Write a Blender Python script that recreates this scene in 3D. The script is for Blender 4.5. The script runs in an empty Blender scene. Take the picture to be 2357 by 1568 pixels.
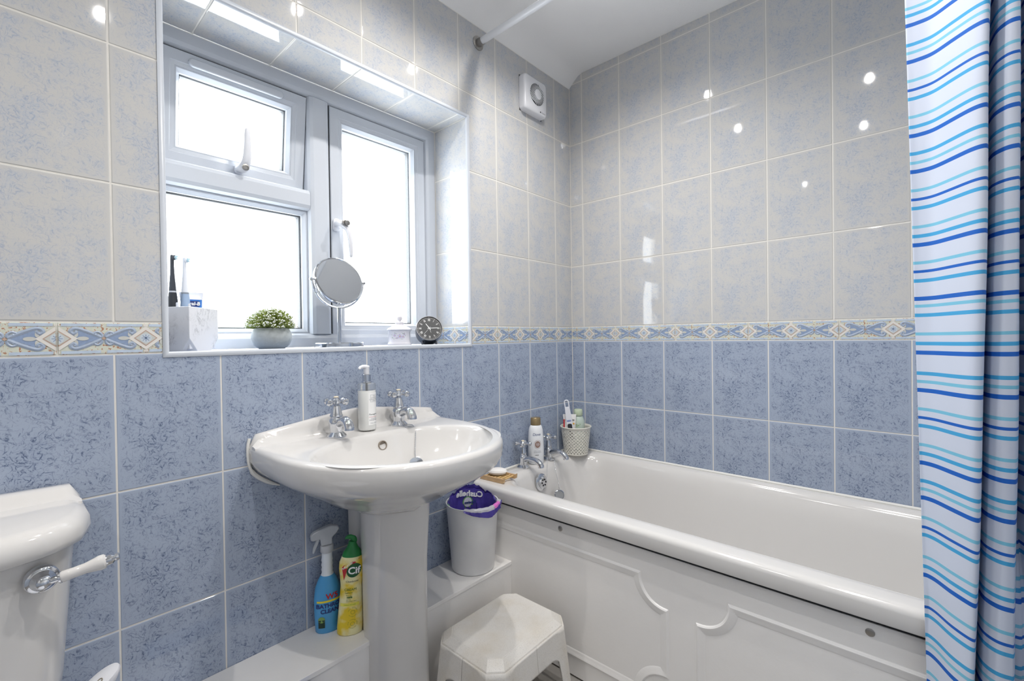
import bpy, math, random
import numpy as np
from mathutils import Vector, Matrix
PI = math.pi
random.seed(7)
sc = bpy.context.scene
COL = sc.collection

# ------------------------------------------------------------------ camera
CAM = Vector((-1.912, -1.307, 1.1256))
yaw, pitch, roll = 0.8398, -0.0092, -0.0133
fwd = Vector((math.sin(yaw)*math.cos(pitch), math.cos(yaw)*math.cos(pitch), math.sin(pitch)))
rgt0 = Vector((math.cos(yaw), -math.sin(yaw), 0))
up0 = rgt0.cross(fwd)
rgt = rgt0*math.cos(roll) + up0*math.sin(roll)
upv = -rgt0*math.sin(roll) + up0*math.cos(roll)
cam = bpy.data.cameras.new('camera'); cam.sensor_width = 36.0; cam.sensor_fit = 'HORIZONTAL'
cam.lens = 1049.864/2357*36.0; cam.clip_start = 0.02
co = bpy.data.objects.new('camera', cam); COL.objects.link(co)
M = Matrix((rgt, upv, -fwd)).transposed().to_4x4(); M.translation = CAM
co.matrix_world = M
sc.camera = co

# ------------------------------------------------------------------ sky, light, exposure
SKY = 11.5
LAMP = 95.0
BEAM = 30.0
w = bpy.data.worlds.new('overcast_sky'); sc.world = w; w.use_nodes = True
bg = w.node_tree.nodes['Background']
bg.inputs[0].default_value = (0.93, 0.965, 1.0, 1); bg.inputs[1].default_value = SKY
pl = bpy.data.lights.new('window_portal', 'AREA'); pl.shape = 'RECTANGLE'; pl.size = 1.0; pl.size_y = 0.9
pl.cycles.is_portal = True
po = bpy.data.objects.new('window_portal', pl); COL.objects.link(po)
po.location = (-1.18, 0.30, 1.54); po.rotation_euler = (-PI/2, 0, 0)
vs = sc.view_settings
vs.view_transform = 'Standard'; vs.look = 'None'; vs.gamma = 1.0; vs.exposure = -0.03; vs.use_curve_mapping = False
cy = sc.cycles
cy.max_bounces = 10; cy.diffuse_bounces = 6; cy.glossy_bounces = 5; cy.transmission_bounces = 8; cy.transparent_max_bounces = 12
cy.sample_clamp_indirect = 12.0
cy.caustics_reflective = False; cy.caustics_refractive = False

# ------------------------------------------------------------------ mesh helpers
def lin(h):
    if isinstance(h, str):
        h = h.lstrip('#'); h = tuple(int(h[i:i+2], 16)/255 for i in (0, 2, 4))
    return tuple((c/12.92 if c <= 0.04045 else ((c+0.055)/1.055)**2.4) for c in h) + (1.0,)

class MB:
    def __init__(s): s.v = []; s.f = []; s.m = []
    def add(s, vs_, fs_, mi=0):
        o = len(s.v); s.v += [Vector(p) for p in vs_]
        for f in fs_: s.f.append(tuple(i+o for i in f)); s.m.append(mi)
        return s
    def box(s, x0, x1, y0, y1, z0, z1, mi=0):
        return s.add([(x0,y0,z0),(x1,y0,z0),(x1,y1,z0),(x0,y1,z0),(x0,y0,z1),(x1,y0,z1),(x1,y1,z1),(x0,y1,z1)],
              [(0,3,2,1),(4,5,6,7),(0,1,5,4),(1,2,6,5),(2,3,7,6),(3,0,4,7)], mi)
    def loft(s, rings, cap0=False, cap1=False, mi=0, closed=True, loop=False):
        n = len(rings[0]); o = len(s.v)
        for r in rings: s.v += [Vector(p) for p in r]
        k = len(rings)
        for i in range(k if loop else k-1):
            i2 = (i+1) % k
            for j in range(n if closed else n-1):
                j2 = (j+1) % n
                s.f.append((o+i*n+j, o+i*n+j2, o+i2*n+j2, o+i2*n+j)); s.m.append(mi)
        if cap0: s.f.append(tuple(o+j for j in reversed(range(n)))); s.m.append(mi)
        if cap1: s.f.append(tuple(o+(k-1)*n+j for j in range(n))); s.m.append(mi)
        return s
    def lathe(s, prof, n=24, c=(0,0,0), mi=0, mat=None, sx=1.0, sy=1.0):
        rings = []
        for r, z in prof:
            ring = []
            for j in range(n):
                a = 2*PI*j/n
                p = Vector((r*math.cos(a)*sx, r*math.sin(a)*sy, z))
                if mat: p = mat @ p
                ring.append(p + Vector(c))
            rings.append(ring)
        return s.loft(rings, cap0=prof[0][0] > 1e-6, cap1=prof[-1][0] > 1e-6, mi=mi)
    def tube(s, path, rad, n=10, mi=0, cap=True, flat=1.0):
        path = [Vector(p) for p in path]; k = len(path)
        rads = rad if isinstance(rad, (list, tuple)) else [rad]*k
        rings = []; up = None
        for i in range(k):
            t = (path[min(i+1, k-1)] - path[max(i-1, 0)]).normalized()
            if up is None:
                up = Vector((0,0,1)) if abs(t.z) < 0.9 else Vector((0,1,0))
            sd = t.cross(up).normalized(); up = sd.cross(t).normalized()
            rings.append([path[i] + rads[i]*(sd*math.cos(2*PI*j/n) + up*math.sin(2*PI*j/n)*flat) for j in range(n)])
        return s.loft(rings, cap, cap, mi)
    def xf(s, m):
        s.v = [m @ p for p in s.v]; return s
    def prism(s, poly, y0, y1, mi=0):       # polygon in xz, extruded in y
        n = len(poly)
        v = [(x, y0, z) for x, z in poly] + [(x, y1, z) for x, z in poly]
        f = [tuple(range(n)), tuple(reversed(range(n, 2*n)))] + [(i, i+n, (i+1) % n+n, (i+1) % n) for i in range(n)]
        return s.add(v, f, mi)
    def build(s, name, mat, parent=None, smooth=True, ang=38, bevel=0, seg=2, loc=None, rot=None, subsurf=0, fix=True):
        me = bpy.data.meshes.new(name)
        me.from_pydata([tuple(p) for p in s.v], [], s.f)
        mats = mat if isinstance(mat, (list, tuple)) else [mat]
        for m in mats: me.materials.append(m)
        if len(mats) > 1: me.polygons.foreach_set('material_index', s.m)
        if fix:
            import bmesh
            b = bmesh.new(); b.from_mesh(me); bmesh.ops.recalc_face_normals(b, faces=b.faces); b.to_mesh(me); b.free()
        me.update()
        if smooth:
            me.polygons.foreach_set('use_smooth', [True]*len(me.polygons))
            me.set_sharp_from_angle(angle=math.radians(ang))
        return obj(name, me, parent, loc, rot, bevel, seg, subsurf)

def obj(name, me, parent=None, loc=None, rot=None, bevel=0, seg=2, subsurf=0):
    o = bpy.data.objects.new(name, me); COL.objects.link(o)
    if parent: o.parent = parent
    if loc is not None: o.location = loc
    if rot is not None: o.rotation_euler = rot
    if bevel:
        b = o.modifiers.new('bevel', 'BEVEL'); b.width = bevel; b.segments = seg; b.limit_method = 'ANGLE'; b.angle_limit = math.radians(40)
        b.harden_normals = False
    if subsurf:
        m = o.modifiers.new('subd', 'SUBSURF'); m.levels = subsurf; m.render_levels = subsurf
    return o
def thing(name, label, cat, loc=(0,0,0), rz=0, group=None):
    o = bpy.data.objects.new(name, None); COL.objects.link(o); o.empty_display_size = 0.05
    o.location = loc; o.rotation_euler = (0, 0, rz); o['label'] = label; o['category'] = cat
    if group: o['group'] = group
    return o
def tag(o, label, cat, group=None):
    o['label'] = label; o['category'] = cat
    if group: o['group'] = group
    return o
def struct(o, label, cat):
    o['kind'] = 'structure'; o['label'] = label; o['category'] = cat
    return o
def text2d(s, size, align='CENTER', bold=0.0, shear=0.0):
    cu = bpy.data.curves.new('t', 'FONT'); cu.body = s; cu.size = size; cu.align_x = align; cu.align_y = 'CENTER'
    cu.offset = bold; cu.shear = shear; cu.resolution_u = 3
    o = bpy.data.objects.new('t', cu); COL.objects.link(o)
    dg = bpy.context.evaluated_depsgraph_get()
    me = bpy.data.meshes.new_from_object(o.evaluated_get(dg))
    v = [Vector(p.co) for p in me.vertices]; f = [tuple(p.vertices) for p in me.polygons]
    bpy.data.objects.remove(o); bpy.data.curves.remove(cu); bpy.data.meshes.remove(me)
    return v, f
def rrect(x0, x1, y0, y1, r, n=6, z=0.0):
    pts = []
    for cx, cy_, a0 in ((x1-r, y1-r, 0), (x0+r, y1-r, PI/2), (x0+r, y0+r, PI), (x1-r, y0+r, 1.5*PI)):
        for i in range(n+1):
            a = a0 + PI/2*i/n
            pts.append(Vector((cx+r*math.cos(a), cy_+r*math.sin(a), z)))
    return pts
def spline(pts, n):     # Catmull-Rom
    P = [Vector(p) for p in pts]; P = [2*P[0]-P[1]] + P + [2*P[-1]-P[-2]]
    out = []; k = len(P)-3
    for i in range(n):
        t = i/(n-1)*k; j = min(int(t), k-1); u = t-j
        a, b, c, d = P[j:j+4]
        out.append(0.5*((2*b)+(c-a)*u+(2*a-5*b+4*c-d)*u*u+(3*b-a-3*c+d)*u**3))
    return out

# ------------------------------------------------------------------ materials
def newmat(name):
    m = bpy.data.materials.new(name); m.use_nodes = True
    nt = m.node_tree; b = nt.nodes['Principled BSDF']
    return m, nt, b
def N(nt, t, **kw):
    n = nt.nodes.new(t)
    for k, v in kw.items():
        if k in ('ins',):
            for a, b in v.items(): n.inputs[a].default_value = b
        else: setattr(n, k, v)
    return n
def plain(name, col, rough=0.4, metal=0.0, spec=0.5, coat=0.0, bump=0.0, bscale=200.0, var=0.0, vscale=30.0, trans=0.0, emit=0, sub=0.0):
    m, nt, b = newmat(name); c = lin(col)
    b.inputs['Base Color'].default_value = c; b.inputs['Roughness'].default_value = rough
    b.inputs['Metallic'].default_value = metal; b.inputs['Specular IOR Level'].default_value = spec
    b.inputs['Coat Weight'].default_value = coat; b.inputs['Coat Roughness'].default_value = 0.04
    b.inputs['Transmission Weight'].default_value = trans
    if sub: b.inputs['Subsurface Weight'].default_value = sub; b.inputs['Subsurface Radius'].default_value = (0.01, 0.01, 0.01)
    if emit: b.inputs['Emission Color'].default_value = c; b.inputs['Emission Strength'].default_value = emit
    tc = N(nt, 'ShaderNodeTexCoord')
    n = N(nt, 'ShaderNodeTexNoise'); n.inputs['Scale'].default_value = vscale; n.inputs['Detail'].default_value = 4
    nt.links.new(tc.outputs['Object'], n.inputs['Vector'])
    mx = N(nt, 'ShaderNodeMix', data_type='RGBA')
    mx.inputs[6].default_value = tuple(x*(1-var) for x in c[:3])+(1,); mx.inputs[7].default_value = tuple(min(1, x*(1+var*0.6)) for x in c[:3])+(1,)
    nt.links.new(n.outputs['Fac'], mx.inputs[0]); nt.links.new(mx.outputs[2], b.inputs['Base Color'])
    if bump:
        n2 = N(nt, 'ShaderNodeTexNoise'); n2.inputs['Scale'].default_value = bscale; n2.inputs['Detail'].default_value = 3
        nt.links.new(tc.outputs['Object'], n2.inputs['Vector'])
        bp = N(nt, 'ShaderNodeBump'); bp.inputs['Strength'].default_value = bump; bp.inputs['Distance'].default_value = 0.001
        nt.links.new(n2.outputs['Fac'], bp.inputs['Height']); nt.links.new(bp.outputs[0], b.inputs['Normal'])
    return m
def ramp(nt, src, stops):
    r = N(nt, 'ShaderNodeValToRGB'); e = r.color_ramp.elements
    e[0].position, e[0].color = stops[0]; e[1].position, e[1].color = stops[1]
    for p, c in stops[2:]:
        x = e.new(p); x.color = c
    nt.links.new(src, r.inputs[0]); return r
def tile_mat(name, base, patch, vein, patchamt, veinamt, rough, spots=None):
    """glazed tile print: cloudy patches and dark hair-like squiggles, plain towards the tile edge"""
    m, nt, b = newmat(name); L = nt.links
    tc = N(nt, 'ShaderNodeTexCoord')
    n1 = N(nt, 'ShaderNodeTexNoise', ins={'Scale': 16.0, 'Detail': 7.0, 'Roughness': 0.66}); L.new(tc.outputs['Object'], n1.inputs['Vector'])
    r1 = ramp(nt, n1.outputs['Fac'], [(0.44, (0,0,0,1)), (0.66, (1,1,1,1))])
    n0 = N(nt, 'ShaderNodeTexNoise', ins={'Scale': 260.0, 'Detail': 4.0, 'Roughness': 0.75}); L.new(tc.outputs['Object'], n0.inputs['Vector'])
    r0 = ramp(nt, n0.outputs['Fac'], [(0.38, (0.25,0.25,0.25,1)), (0.62, (1,1,1,1))])
    mm = N(nt, 'ShaderNodeMath', operation='MULTIPLY'); L.new(r1.outputs[0], mm.inputs[0]); L.new(r0.outputs[0], mm.inputs[1])
    mp = N(nt, 'ShaderNodeMath', operation='MULTIPLY'); L.new(mm.outputs[0], mp.inputs[0]); mp.inputs[1].default_value = patchamt
    # squiggles
    dn = N(nt, 'ShaderNodeTexNoise', ins={'Scale': 38.0, 'Detail': 4.0}); L.new(tc.outputs['Object'], dn.inputs['Vector'])
    vm = N(nt, 'ShaderNodeVectorMath', operation='SCALE'); L.new(dn.outputs['Color'], vm.inputs[0]); vm.inputs['Scale'].default_value = 0.035
    va = N(nt, 'ShaderNodeVectorMath', operation='ADD'); L.new(tc.outputs['Object'], va.inputs[0]); L.new(vm.outputs[0], va.inputs[1])
    vo = N(nt, 'ShaderNodeTexVoronoi', feature='DISTANCE_TO_EDGE', ins={'Scale': 52.0}); L.new(va.outputs[0], vo.inputs['Vector'])
    rv = ramp(nt, vo.outputs['Distance'], [(0.0, (.8,.8,.8,1)), (0.035, (0,0,0,1))])
    n3 = N(nt, 'ShaderNodeTexNoise', ins={'Scale': 33.0, 'Detail': 5.0, 'Roughness': 0.7}); L.new(tc.outputs['Object'], n3.inputs['Vector'])
    r3 = ramp(nt, n3.outputs['Fac'], [(0.55, (0,0,0,1)), (0.62, (1,1,1,1))])
    mv = N(nt, 'ShaderNodeMath', operation='MULTIPLY'); L.new(rv.outputs[0], mv.inputs[0]); L.new(r3.outputs[0], mv.inputs[1])
    # short hair-like strokes lying in several directions, gathered in loose clusters
    acc = None
    for k, (deg, sc_) in enumerate(((32, 1.0), (-38, 1.1), (78, 0.9), (5, 1.25))):
        mp_ = N(nt, 'ShaderNodeMapping'); mp_.inputs['Rotation'].default_value = (0, math.radians(deg), 0); mp_.inputs['Location'].default_value = (k*.37, 0, k*.61)
        L.new(va.outputs[0], mp_.inputs[0])
        ms_ = N(nt, 'ShaderNodeVectorMath', operation='MULTIPLY'); L.new(mp_.outputs[0], ms_.inputs[0]); ms_.inputs[1].default_value = (300*sc_, 60, 62*sc_)
        nn_ = N(nt, 'ShaderNodeTexNoise', ins={'Scale': 1.0, 'Detail': 2.5, 'Roughness': 0.6}); L.new(ms_.outputs[0], nn_.inputs['Vector'])
        rr_ = ramp(nt, nn_.outputs['Fac'], [(0.585, (0,0,0,1)), (0.68, (1,1,1,1))])
        if acc is None: acc = rr_.outputs[0]
        else:
            am = N(nt, 'ShaderNodeMath', operation='MAXIMUM'); L.new(acc, am.inputs[0]); L.new(rr_.outputs[0], am.inputs[1]); acc = am.outputs[0]
    rc = ramp(nt, n1.outputs['Fac'], [(0.36, (0.22,0.22,0.22,1)), (0.56, (1,1,1,1))])
    m4 = N(nt, 'ShaderNodeMath', operation='MULTIPLY'); L.new(acc, m4.inputs[0]); L.new(rc.outputs[0], m4.inputs[1])
    mx_ = N(nt, 'ShaderNodeMath', operation='MAXIMUM'); L.new(mv.outputs[0], mx_.inputs[0]); L.new(m4.outputs[0], mx_.inputs[1])
    # edge mask
    sx = N(nt, 'ShaderNodeSeparateXYZ'); L.new(tc.outputs['Object'], sx.inputs[0])
    def edge(o_, a, bnd):
        ab = N(nt, 'ShaderNodeMath', operation='ABSOLUTE'); L.new(o_, ab.inputs[0])
        mr = N(nt, 'ShaderNodeMapRange', ins={1: a, 2: bnd, 3: 1.0, 4: 0.0}); L.new(ab.outputs[0], mr.inputs[0]); return mr
    e1 = edge(sx.outputs[0], 0.089, 0.096); e2 = edge(sx.outputs[2], 0.139, 0.146)
    em = N(nt, 'ShaderNodeMath', operation='MULTIPLY'); L.new(e1.outputs[0], em.inputs[0]); L.new(e2.outputs[0], em.inputs[1])
    f1 = N(nt, 'ShaderNodeMath', operation='MULTIPLY'); L.new(mp.outputs[0], f1.inputs[0]); L.new(em.outputs[0], f1.inputs[1])
    f2 = N(nt, 'ShaderNodeMath', operation='MULTIPLY'); L.new(mx_.outputs[0], f2.inputs[0]); L.new(em.outputs[0], f2.inputs[1])
    f3 = N(nt, 'ShaderNodeMath', operation='MULTIPLY'); L.new(f2.outputs[0], f3.inputs[0]); f3.inputs[1].default_value = veinamt
    c1 = N(nt, 'ShaderNodeMix', data_type='RGBA'); c1.inputs[6].default_value = lin(base); c1.inputs[7].default_value = lin(patch); L.new(f1.outputs[0], c1.inputs[0])
    c2 = N(nt, 'ShaderNodeMix', data_type='RGBA'); c2.inputs[7].default_value = lin(vein); L.new(c1.outputs[2], c2.inputs[6]); L.new(f3.outputs[0], c2.inputs[0])
    L.new(c2.outputs[2], b.inputs['Base Color'])
    b.inputs['Roughness'].default_value = rough; b.inputs['Specular IOR Level'].default_value = 0.5
    return m
MT = {}
MT['tile_blue'] = tile_mat('blue_tile_glaze', '#a1acbf', '#8895ad', '#56647f', 0.62, 0.95, 0.06)
MT['tile_pale'] = tile_mat('pale_tile_glaze', '#c3c2c0', '#a8b3c5', '#8b99b6', 0.7, 0.55, 0.04)
MT['grout'] = plain('grout', '#dfdcd6', 0.9, var=0.08, vscale=60, bump=0.3)
MT['white_paint'] = plain('ceiling_paint', '#f2f2f2', 0.85, bump=0.5, bscale=140)
MT['upvc'] = plain('white_upvc', '#ccd1d9', 0.22, var=0.01)
MT['gasket'] = plain('grey_gasket', '#1b2027', 0.6)
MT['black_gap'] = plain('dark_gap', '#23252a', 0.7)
MT['ceramic'] = plain('white_ceramic', '#d4d2d0', 0.07, coat=0.3, var=0.01)
MT['acrylic'] = plain('white_acrylic', '#d4d2d0', 0.12, var=0.01)
MT['chrome'] = plain('chrome', '#d6d8dc', 0.06, metal=1.0)
MT['steel'] = plain('brushed_steel', '#a7a4a0', 0.3, metal=1.0)
MT['panel'] = plain('white_board', '#f3f1ef', 0.35, bump=0.25, bscale=90, var=0.02)
MT['plastic_white'] = plain('white_plastic', '#e4e5ea', 0.3)
MT['seal'] = plain('white_sealant', '#e3e2de', 0.5)
MT['floor'] = plain('grey_vinyl', '#a09c97', 0.45, var=0.18, vscale=9, bump=0.1)
def glass_pane(name):
    m, nt, b = newmat(name); L = nt.links
    out = nt.nodes['Material Output']
    tr = N(nt, 'ShaderNodeBsdfTransparent'); tr.inputs[0].default_value = (0.96, 0.975, 0.98, 1)
    gl = N(nt, 'ShaderNodeBsdfGlossy'); gl.inputs['Roughness'].default_value = 0.12
    tl = N(nt, 'ShaderNodeBsdfTranslucent'); tl.inputs[0].default_value = (0.9, 0.93, 0.95, 1)
    tc = N(nt, 'ShaderNodeTexCoord'); mp = N(nt, 'ShaderNodeMapping'); mp.inputs['Scale'].default_value = (1, 1, 0.12)
    L.new(tc.outputs['Object'], mp.inputs[0])
    n = N(nt, 'ShaderNodeTexNoise', ins={'Scale': 160.0, 'Detail': 2.0}); L.new(mp.outputs[0], n.inputs['Vector'])
    bp = N(nt, 'ShaderNodeBump', ins={'Strength': 0.4, 'Distance': 0.002}); L.new(n.outputs['Fac'], bp.inputs['Height']); L.new(bp.outputs[0], gl.inputs['Normal'])
    m1 = N(nt, 'ShaderNodeMixShader'); m1.inputs[0].default_value = 0.04; L.new(tr.outputs[0], m1.inputs[1]); L.new(tl.outputs[0], m1.inputs[2])
    lw = N(nt, 'ShaderNodeLayerWeight', ins={'Blend': 0.5}); pw = N(nt, 'ShaderNodeMath', operation='POWER'); L.new(lw.outputs['Facing'], pw.inputs[0]); pw.inputs[1].default_value = 5.0
    ma = N(nt, 'ShaderNodeMath', operation='MULTIPLY_ADD'); L.new(pw.outputs[0], ma.inputs[0]); ma.inputs[1].default_value = 0.85; ma.inputs[2].default_value = 0.035
    m2 = N(nt, 'ShaderNodeMixShader'); L.new(ma.outputs[0], m2.inputs[0]); L.new(m1.outputs[0], m2.inputs[1]); L.new(gl.outputs[0], m2.inputs[2])
    L.new(m2.outputs[0], out.inputs[0]); return m
MT['glass'] = glass_pane('obscured_glass')
# ================================================================== ROOM SHELL
Z0 = 1.098                       # underside of the border tiles
TW, TH = 0.2025, 0.302           # tile pitch
GA, GB = 0.1312, 0.0707          # first joint from the corner on the window wall / bath wall
BH = 0.0697                      # border height
XL, YR = -3.20, -1.82            # far left wall, rear wall
CEIL = 2.414; COVE = 2.356
WX0, WX1, WZ0, WZ1, WD = -1.655, -0.700, 1.098, 1.978, 0.200   # window opening

def rect(x0, x1, z0, z1): return [(x0, z0), (x1, z0), (x1, z1), (x0, z1)]
def cut(x0, x1, z0, z1, O):
    ox0, ox1, oz0, oz1 = O
    if x1 <= ox0+1e-6 or x0 >= ox1-1e-6 or z1 <= oz0+1e-6 or z0 >= oz1-1e-6: return rect(x0, x1, z0, z1)
    ix0, ix1, iz0, iz1 = max(x0, ox0), min(x1, ox1), max(z0, oz0), min(z1, oz1)
    cl, cr, cb, ct = ox0 <= x0, ox1 >= x1, oz0 <= z0, oz1 >= z1
    if cl and cr and cb and ct: return None
    if cl and cr: return rect(x0, x1, z0, iz0) if ct else rect(x0, x1, iz1, z1)
    if cb and ct: return rect(x0, ix0, z0, z1) if cr else rect(ix1, x1, z0, z1)
    if cr and ct: return [(x0,z0),(x1,z0),(x1,iz0),(ix0,iz0),(ix0,z1),(x0,z1)]
    if cr and cb: return [(x0,z0),(ix0,z0),(ix0,iz1),(x1,iz1),(x1,z1),(x0,z1)]
    if cl and ct: return [(x0,z0),(x1,z0),(x1,z1),(ix1,z1),(ix1,iz0),(x0,iz0)]
    if cl and cb: return [(x0,iz1),(ix1,iz1),(ix1,z0),(x1,z0),(x1,z1),(x0,z1)]
    return rect(x0, x1, z0, z1)
TCACHE = {}
def tile_mesh(poly, mat, b=0.0016, th=0.007):
    key = (tuple((round(x,4), round(z,4)) for x, z in poly), mat.name)
    if key in TCACHE: return TCACHE[key]
    n = len(poly); ins = []
    for i in range(n):
        p0, p1, p2 = Vector(poly[i-1]), Vector(poly[i]), Vector(poly[(i+1) % n])
        d1 = (p1-p0).normalized(); d2 = (p2-p1).normalized()
        n1 = Vector((-d1.y, d1.x)); n2 = Vector((-d2.y, d2.x))
        ins.append(p1 + (n1+n2)*b if abs(d1.dot(d2)) < 0.5 else p1+n1*b)
    mid = [(Vector(p)+(q-Vector(p))*0.35) for p, q in zip(poly, ins)]
    mb = MB()
    rings = [[(x, th, z) for x, z in poly], [(x, 0.0010, z) for x, z in poly], [(p.x, 0.0003, p.y) for p in mid], [(p.x, 0.0, p.y) for p in ins]]
    mb.loft(rings); o = len(mb.v)-n
    mb.f.append(tuple(o+i for i in range(n))); mb.m.append(0)
    me = bpy.data.meshes.new('tile'); me.from_pydata([tuple(p) for p in mb.v], [], mb.f); me.materials.append(mat)
    me.polygons.foreach_set('use_smooth', [True]*len(me.polygons)); me.set_sharp_from_angle(angle=math.radians(7)); me.update()
    TCACHE[key] = me; return me
GAP = 0.0018
def place_tile(parent, poly, cx, cz, mat, origin, rot):
    """poly in wall coordinates (u right, z up); origin(u,z) gives the world point"""
    local = [(x-cx, z-cz) for x, z in poly]
    return obj('tile', tile_mesh(local, mat), parent, origin(cx, cz), rot)

# window wall body: four blocks round the opening (opening larger behind the window frame)
mb = MB()
yb = 0.0011; yt = 0.36
FX0, FX1, FZ0, FZ1 = -1.690, -0.690, 1.085, 1.990
for (x0, x1, z0, z1) in ((XL-0.1, WX0-0.0012, 0, 2.5), (WX1+0.0012, 0.3, 0, 2.5), (WX0-0.0012, WX1+0.0012, 0, WZ0-0.0012), (WX0-0.0012, WX1+0.0012, WZ1+0.0012, 2.5)):
    mb.box(x0, x1, yb, WD+0.002, z0, z1)
for (x0, x1, z0, z1) in ((XL-0.1, FX0, 0, 2.5), (FX1, 0.3, 0, 2.5), (FX0, FX1, 0, FZ0), (FX0, FX1, FZ1, 2.5)):
    mb.box(x0, x1, WD+0.002, yt, z0, z1)
wall_w = struct(mb.build('wall_window', MT['grout'], smooth=False), 'tiled wall with the window, pale tiles above blue tiles', 'wall')
mb = MB().box(0.0011, 0.3, -1.95, 0.0045, 0, 2.5)
wall_b = struct(mb.build('wall_bath', MT['grout'], smooth=False), 'tiled wall running along the bath, pale tiles above blue tiles', 'wall')

OP = (WX0-0.011, WX1+0.011, WZ0-0.011, WZ1+0.011)
oW = lambda u, z: (u, 0.0, z)
oB = lambda u, z: (0.0, -u, z)
rows_w = [(Z0+BH+i*TH, Z0+BH+(i+1)*TH, 'tile_pale') for i in range(5)] + [(Z0-(i+1)*TH, Z0-i*TH, 'tile_blue') for i in range(4)]
def tile_wall(parent, joints, rows, umin, umax, zmax, org, rot, O=None):
    for u0, u1 in joints:
        for z0, z1, mt in rows:
            a0, a1 = max(u0+GAP, umin), min(u1-GAP, umax); b0, b1 = max(z0+GAP, 0.004), min(z1-GAP, zmax)
            if a1-a0 < 0.006 or b1-b0 < 0.006: continue
            poly = cut(a0, a1, b0, b1, O) if O else rect(a0, a1, b0, b1)
            if poly: place_tile(parent, poly, (u0+u1)/2, (z0+z1)/2, MT[mt], org, rot)
jw = [(-(GA+k*TW)-TW, -(GA+k*TW)) for k in range(-1, 15)]
tile_wall(wall_w, jw, rows_w, XL+.002, -0.0015, COVE, oW, (0,0,0), OP)
jb = [(GB+k*TW, GB+(k+1)*TW) for k in range(-1, 8)]
tile_wall(wall_b, jb, rows_w, 0.0015, 1.80, CEIL-0.002, oB, (0,0,-PI/2))

# ---- window reveal tiles (children of the window wall)
def reveal_tiles():
    for z0, z1, mt in rows_w[:3]:
        b0, b1 = z0+GAP, min(z1-GAP, WZ1-0.002)
        cz = (z0+z1)/2
        # right reveal faces -x, left reveal faces +x ; local x runs along the depth
        poly = rect(0.003-0.1, 0.198-0.1, b0-cz, b1-cz)
        obj('tile', tile_mesh(poly, MT['tile_pale']), wall_w, (WX1, 0.1, cz), (0, 0, -PI/2))
        obj('tile', tile_mesh(poly, MT['tile_pale']), wall_w, (WX0, 0.1, cz), (0, 0, PI/2))
    for u0, u1 in jw:
        a0, a1 = max(u0+GAP, WX0+0.001), min(u1-GAP, WX1-0.001)
        if a1-a0 < 0.006: continue
        cx = (u0+u1)/2
        poly = rect(a0-cx, a1-cx, -0.098, 0.098)
        obj('tile', tile_mesh(poly, MT['tile_pale']), wall_w, (cx, 0.1, WZ1), (PI/2, 0, 0))      # soffit, faces down
        obj('tile', tile_mesh(poly, MT['tile_blue']), wall_w, (cx, 0.1, WZ0), (-PI/2, 0, 0))     # sill, faces up
reveal_tiles()

# ---- border tiles with moulded diamonds and scrolls
BL = 0.285
bm = [plain('border_ground', '#d3d2c6', 0.15), plain('border_scroll_blue', '#a3b0c4', 0.3, var=0.2, vscale=120),
      plain('border_white', '#dcd8d2', 0.12), plain('border_brown', '#b79c8c', 0.2), plain('border_disc', '#c4cdd4', 0.15),
      plain('border_deep_blue', '#8b9dbb', 0.25, var=0.2, vscale=200), plain('border_grey', '#c3c4bf', 0.15), plain('border_bar', '#bccadb', 0.15, var=0.25, vscale=90)]
def rust_ground(m):
    nt = m.node_tree; L = nt.links; b = nt.nodes['Principled BSDF']
    tc = N(nt, 'ShaderNodeTexCoord'); n = N(nt, 'ShaderNodeTexNoise', ins={'Scale': 170.0, 'Detail': 4.0, 'Roughness': 0.6}); L.new(tc.outputs['Object'], n.inputs['Vector'])
    r = ramp(nt, n.outputs['Fac'], [(0.555, lin('#d0cfc2')), (0.60, lin('#a9795c'))])
    e = r.color_ramp.elements.new(0.45); e.color = lin('#c9cdbf')
    L.new(r.outputs[0], b.inputs['Base Color'])
rust_ground(bm[0])
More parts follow.
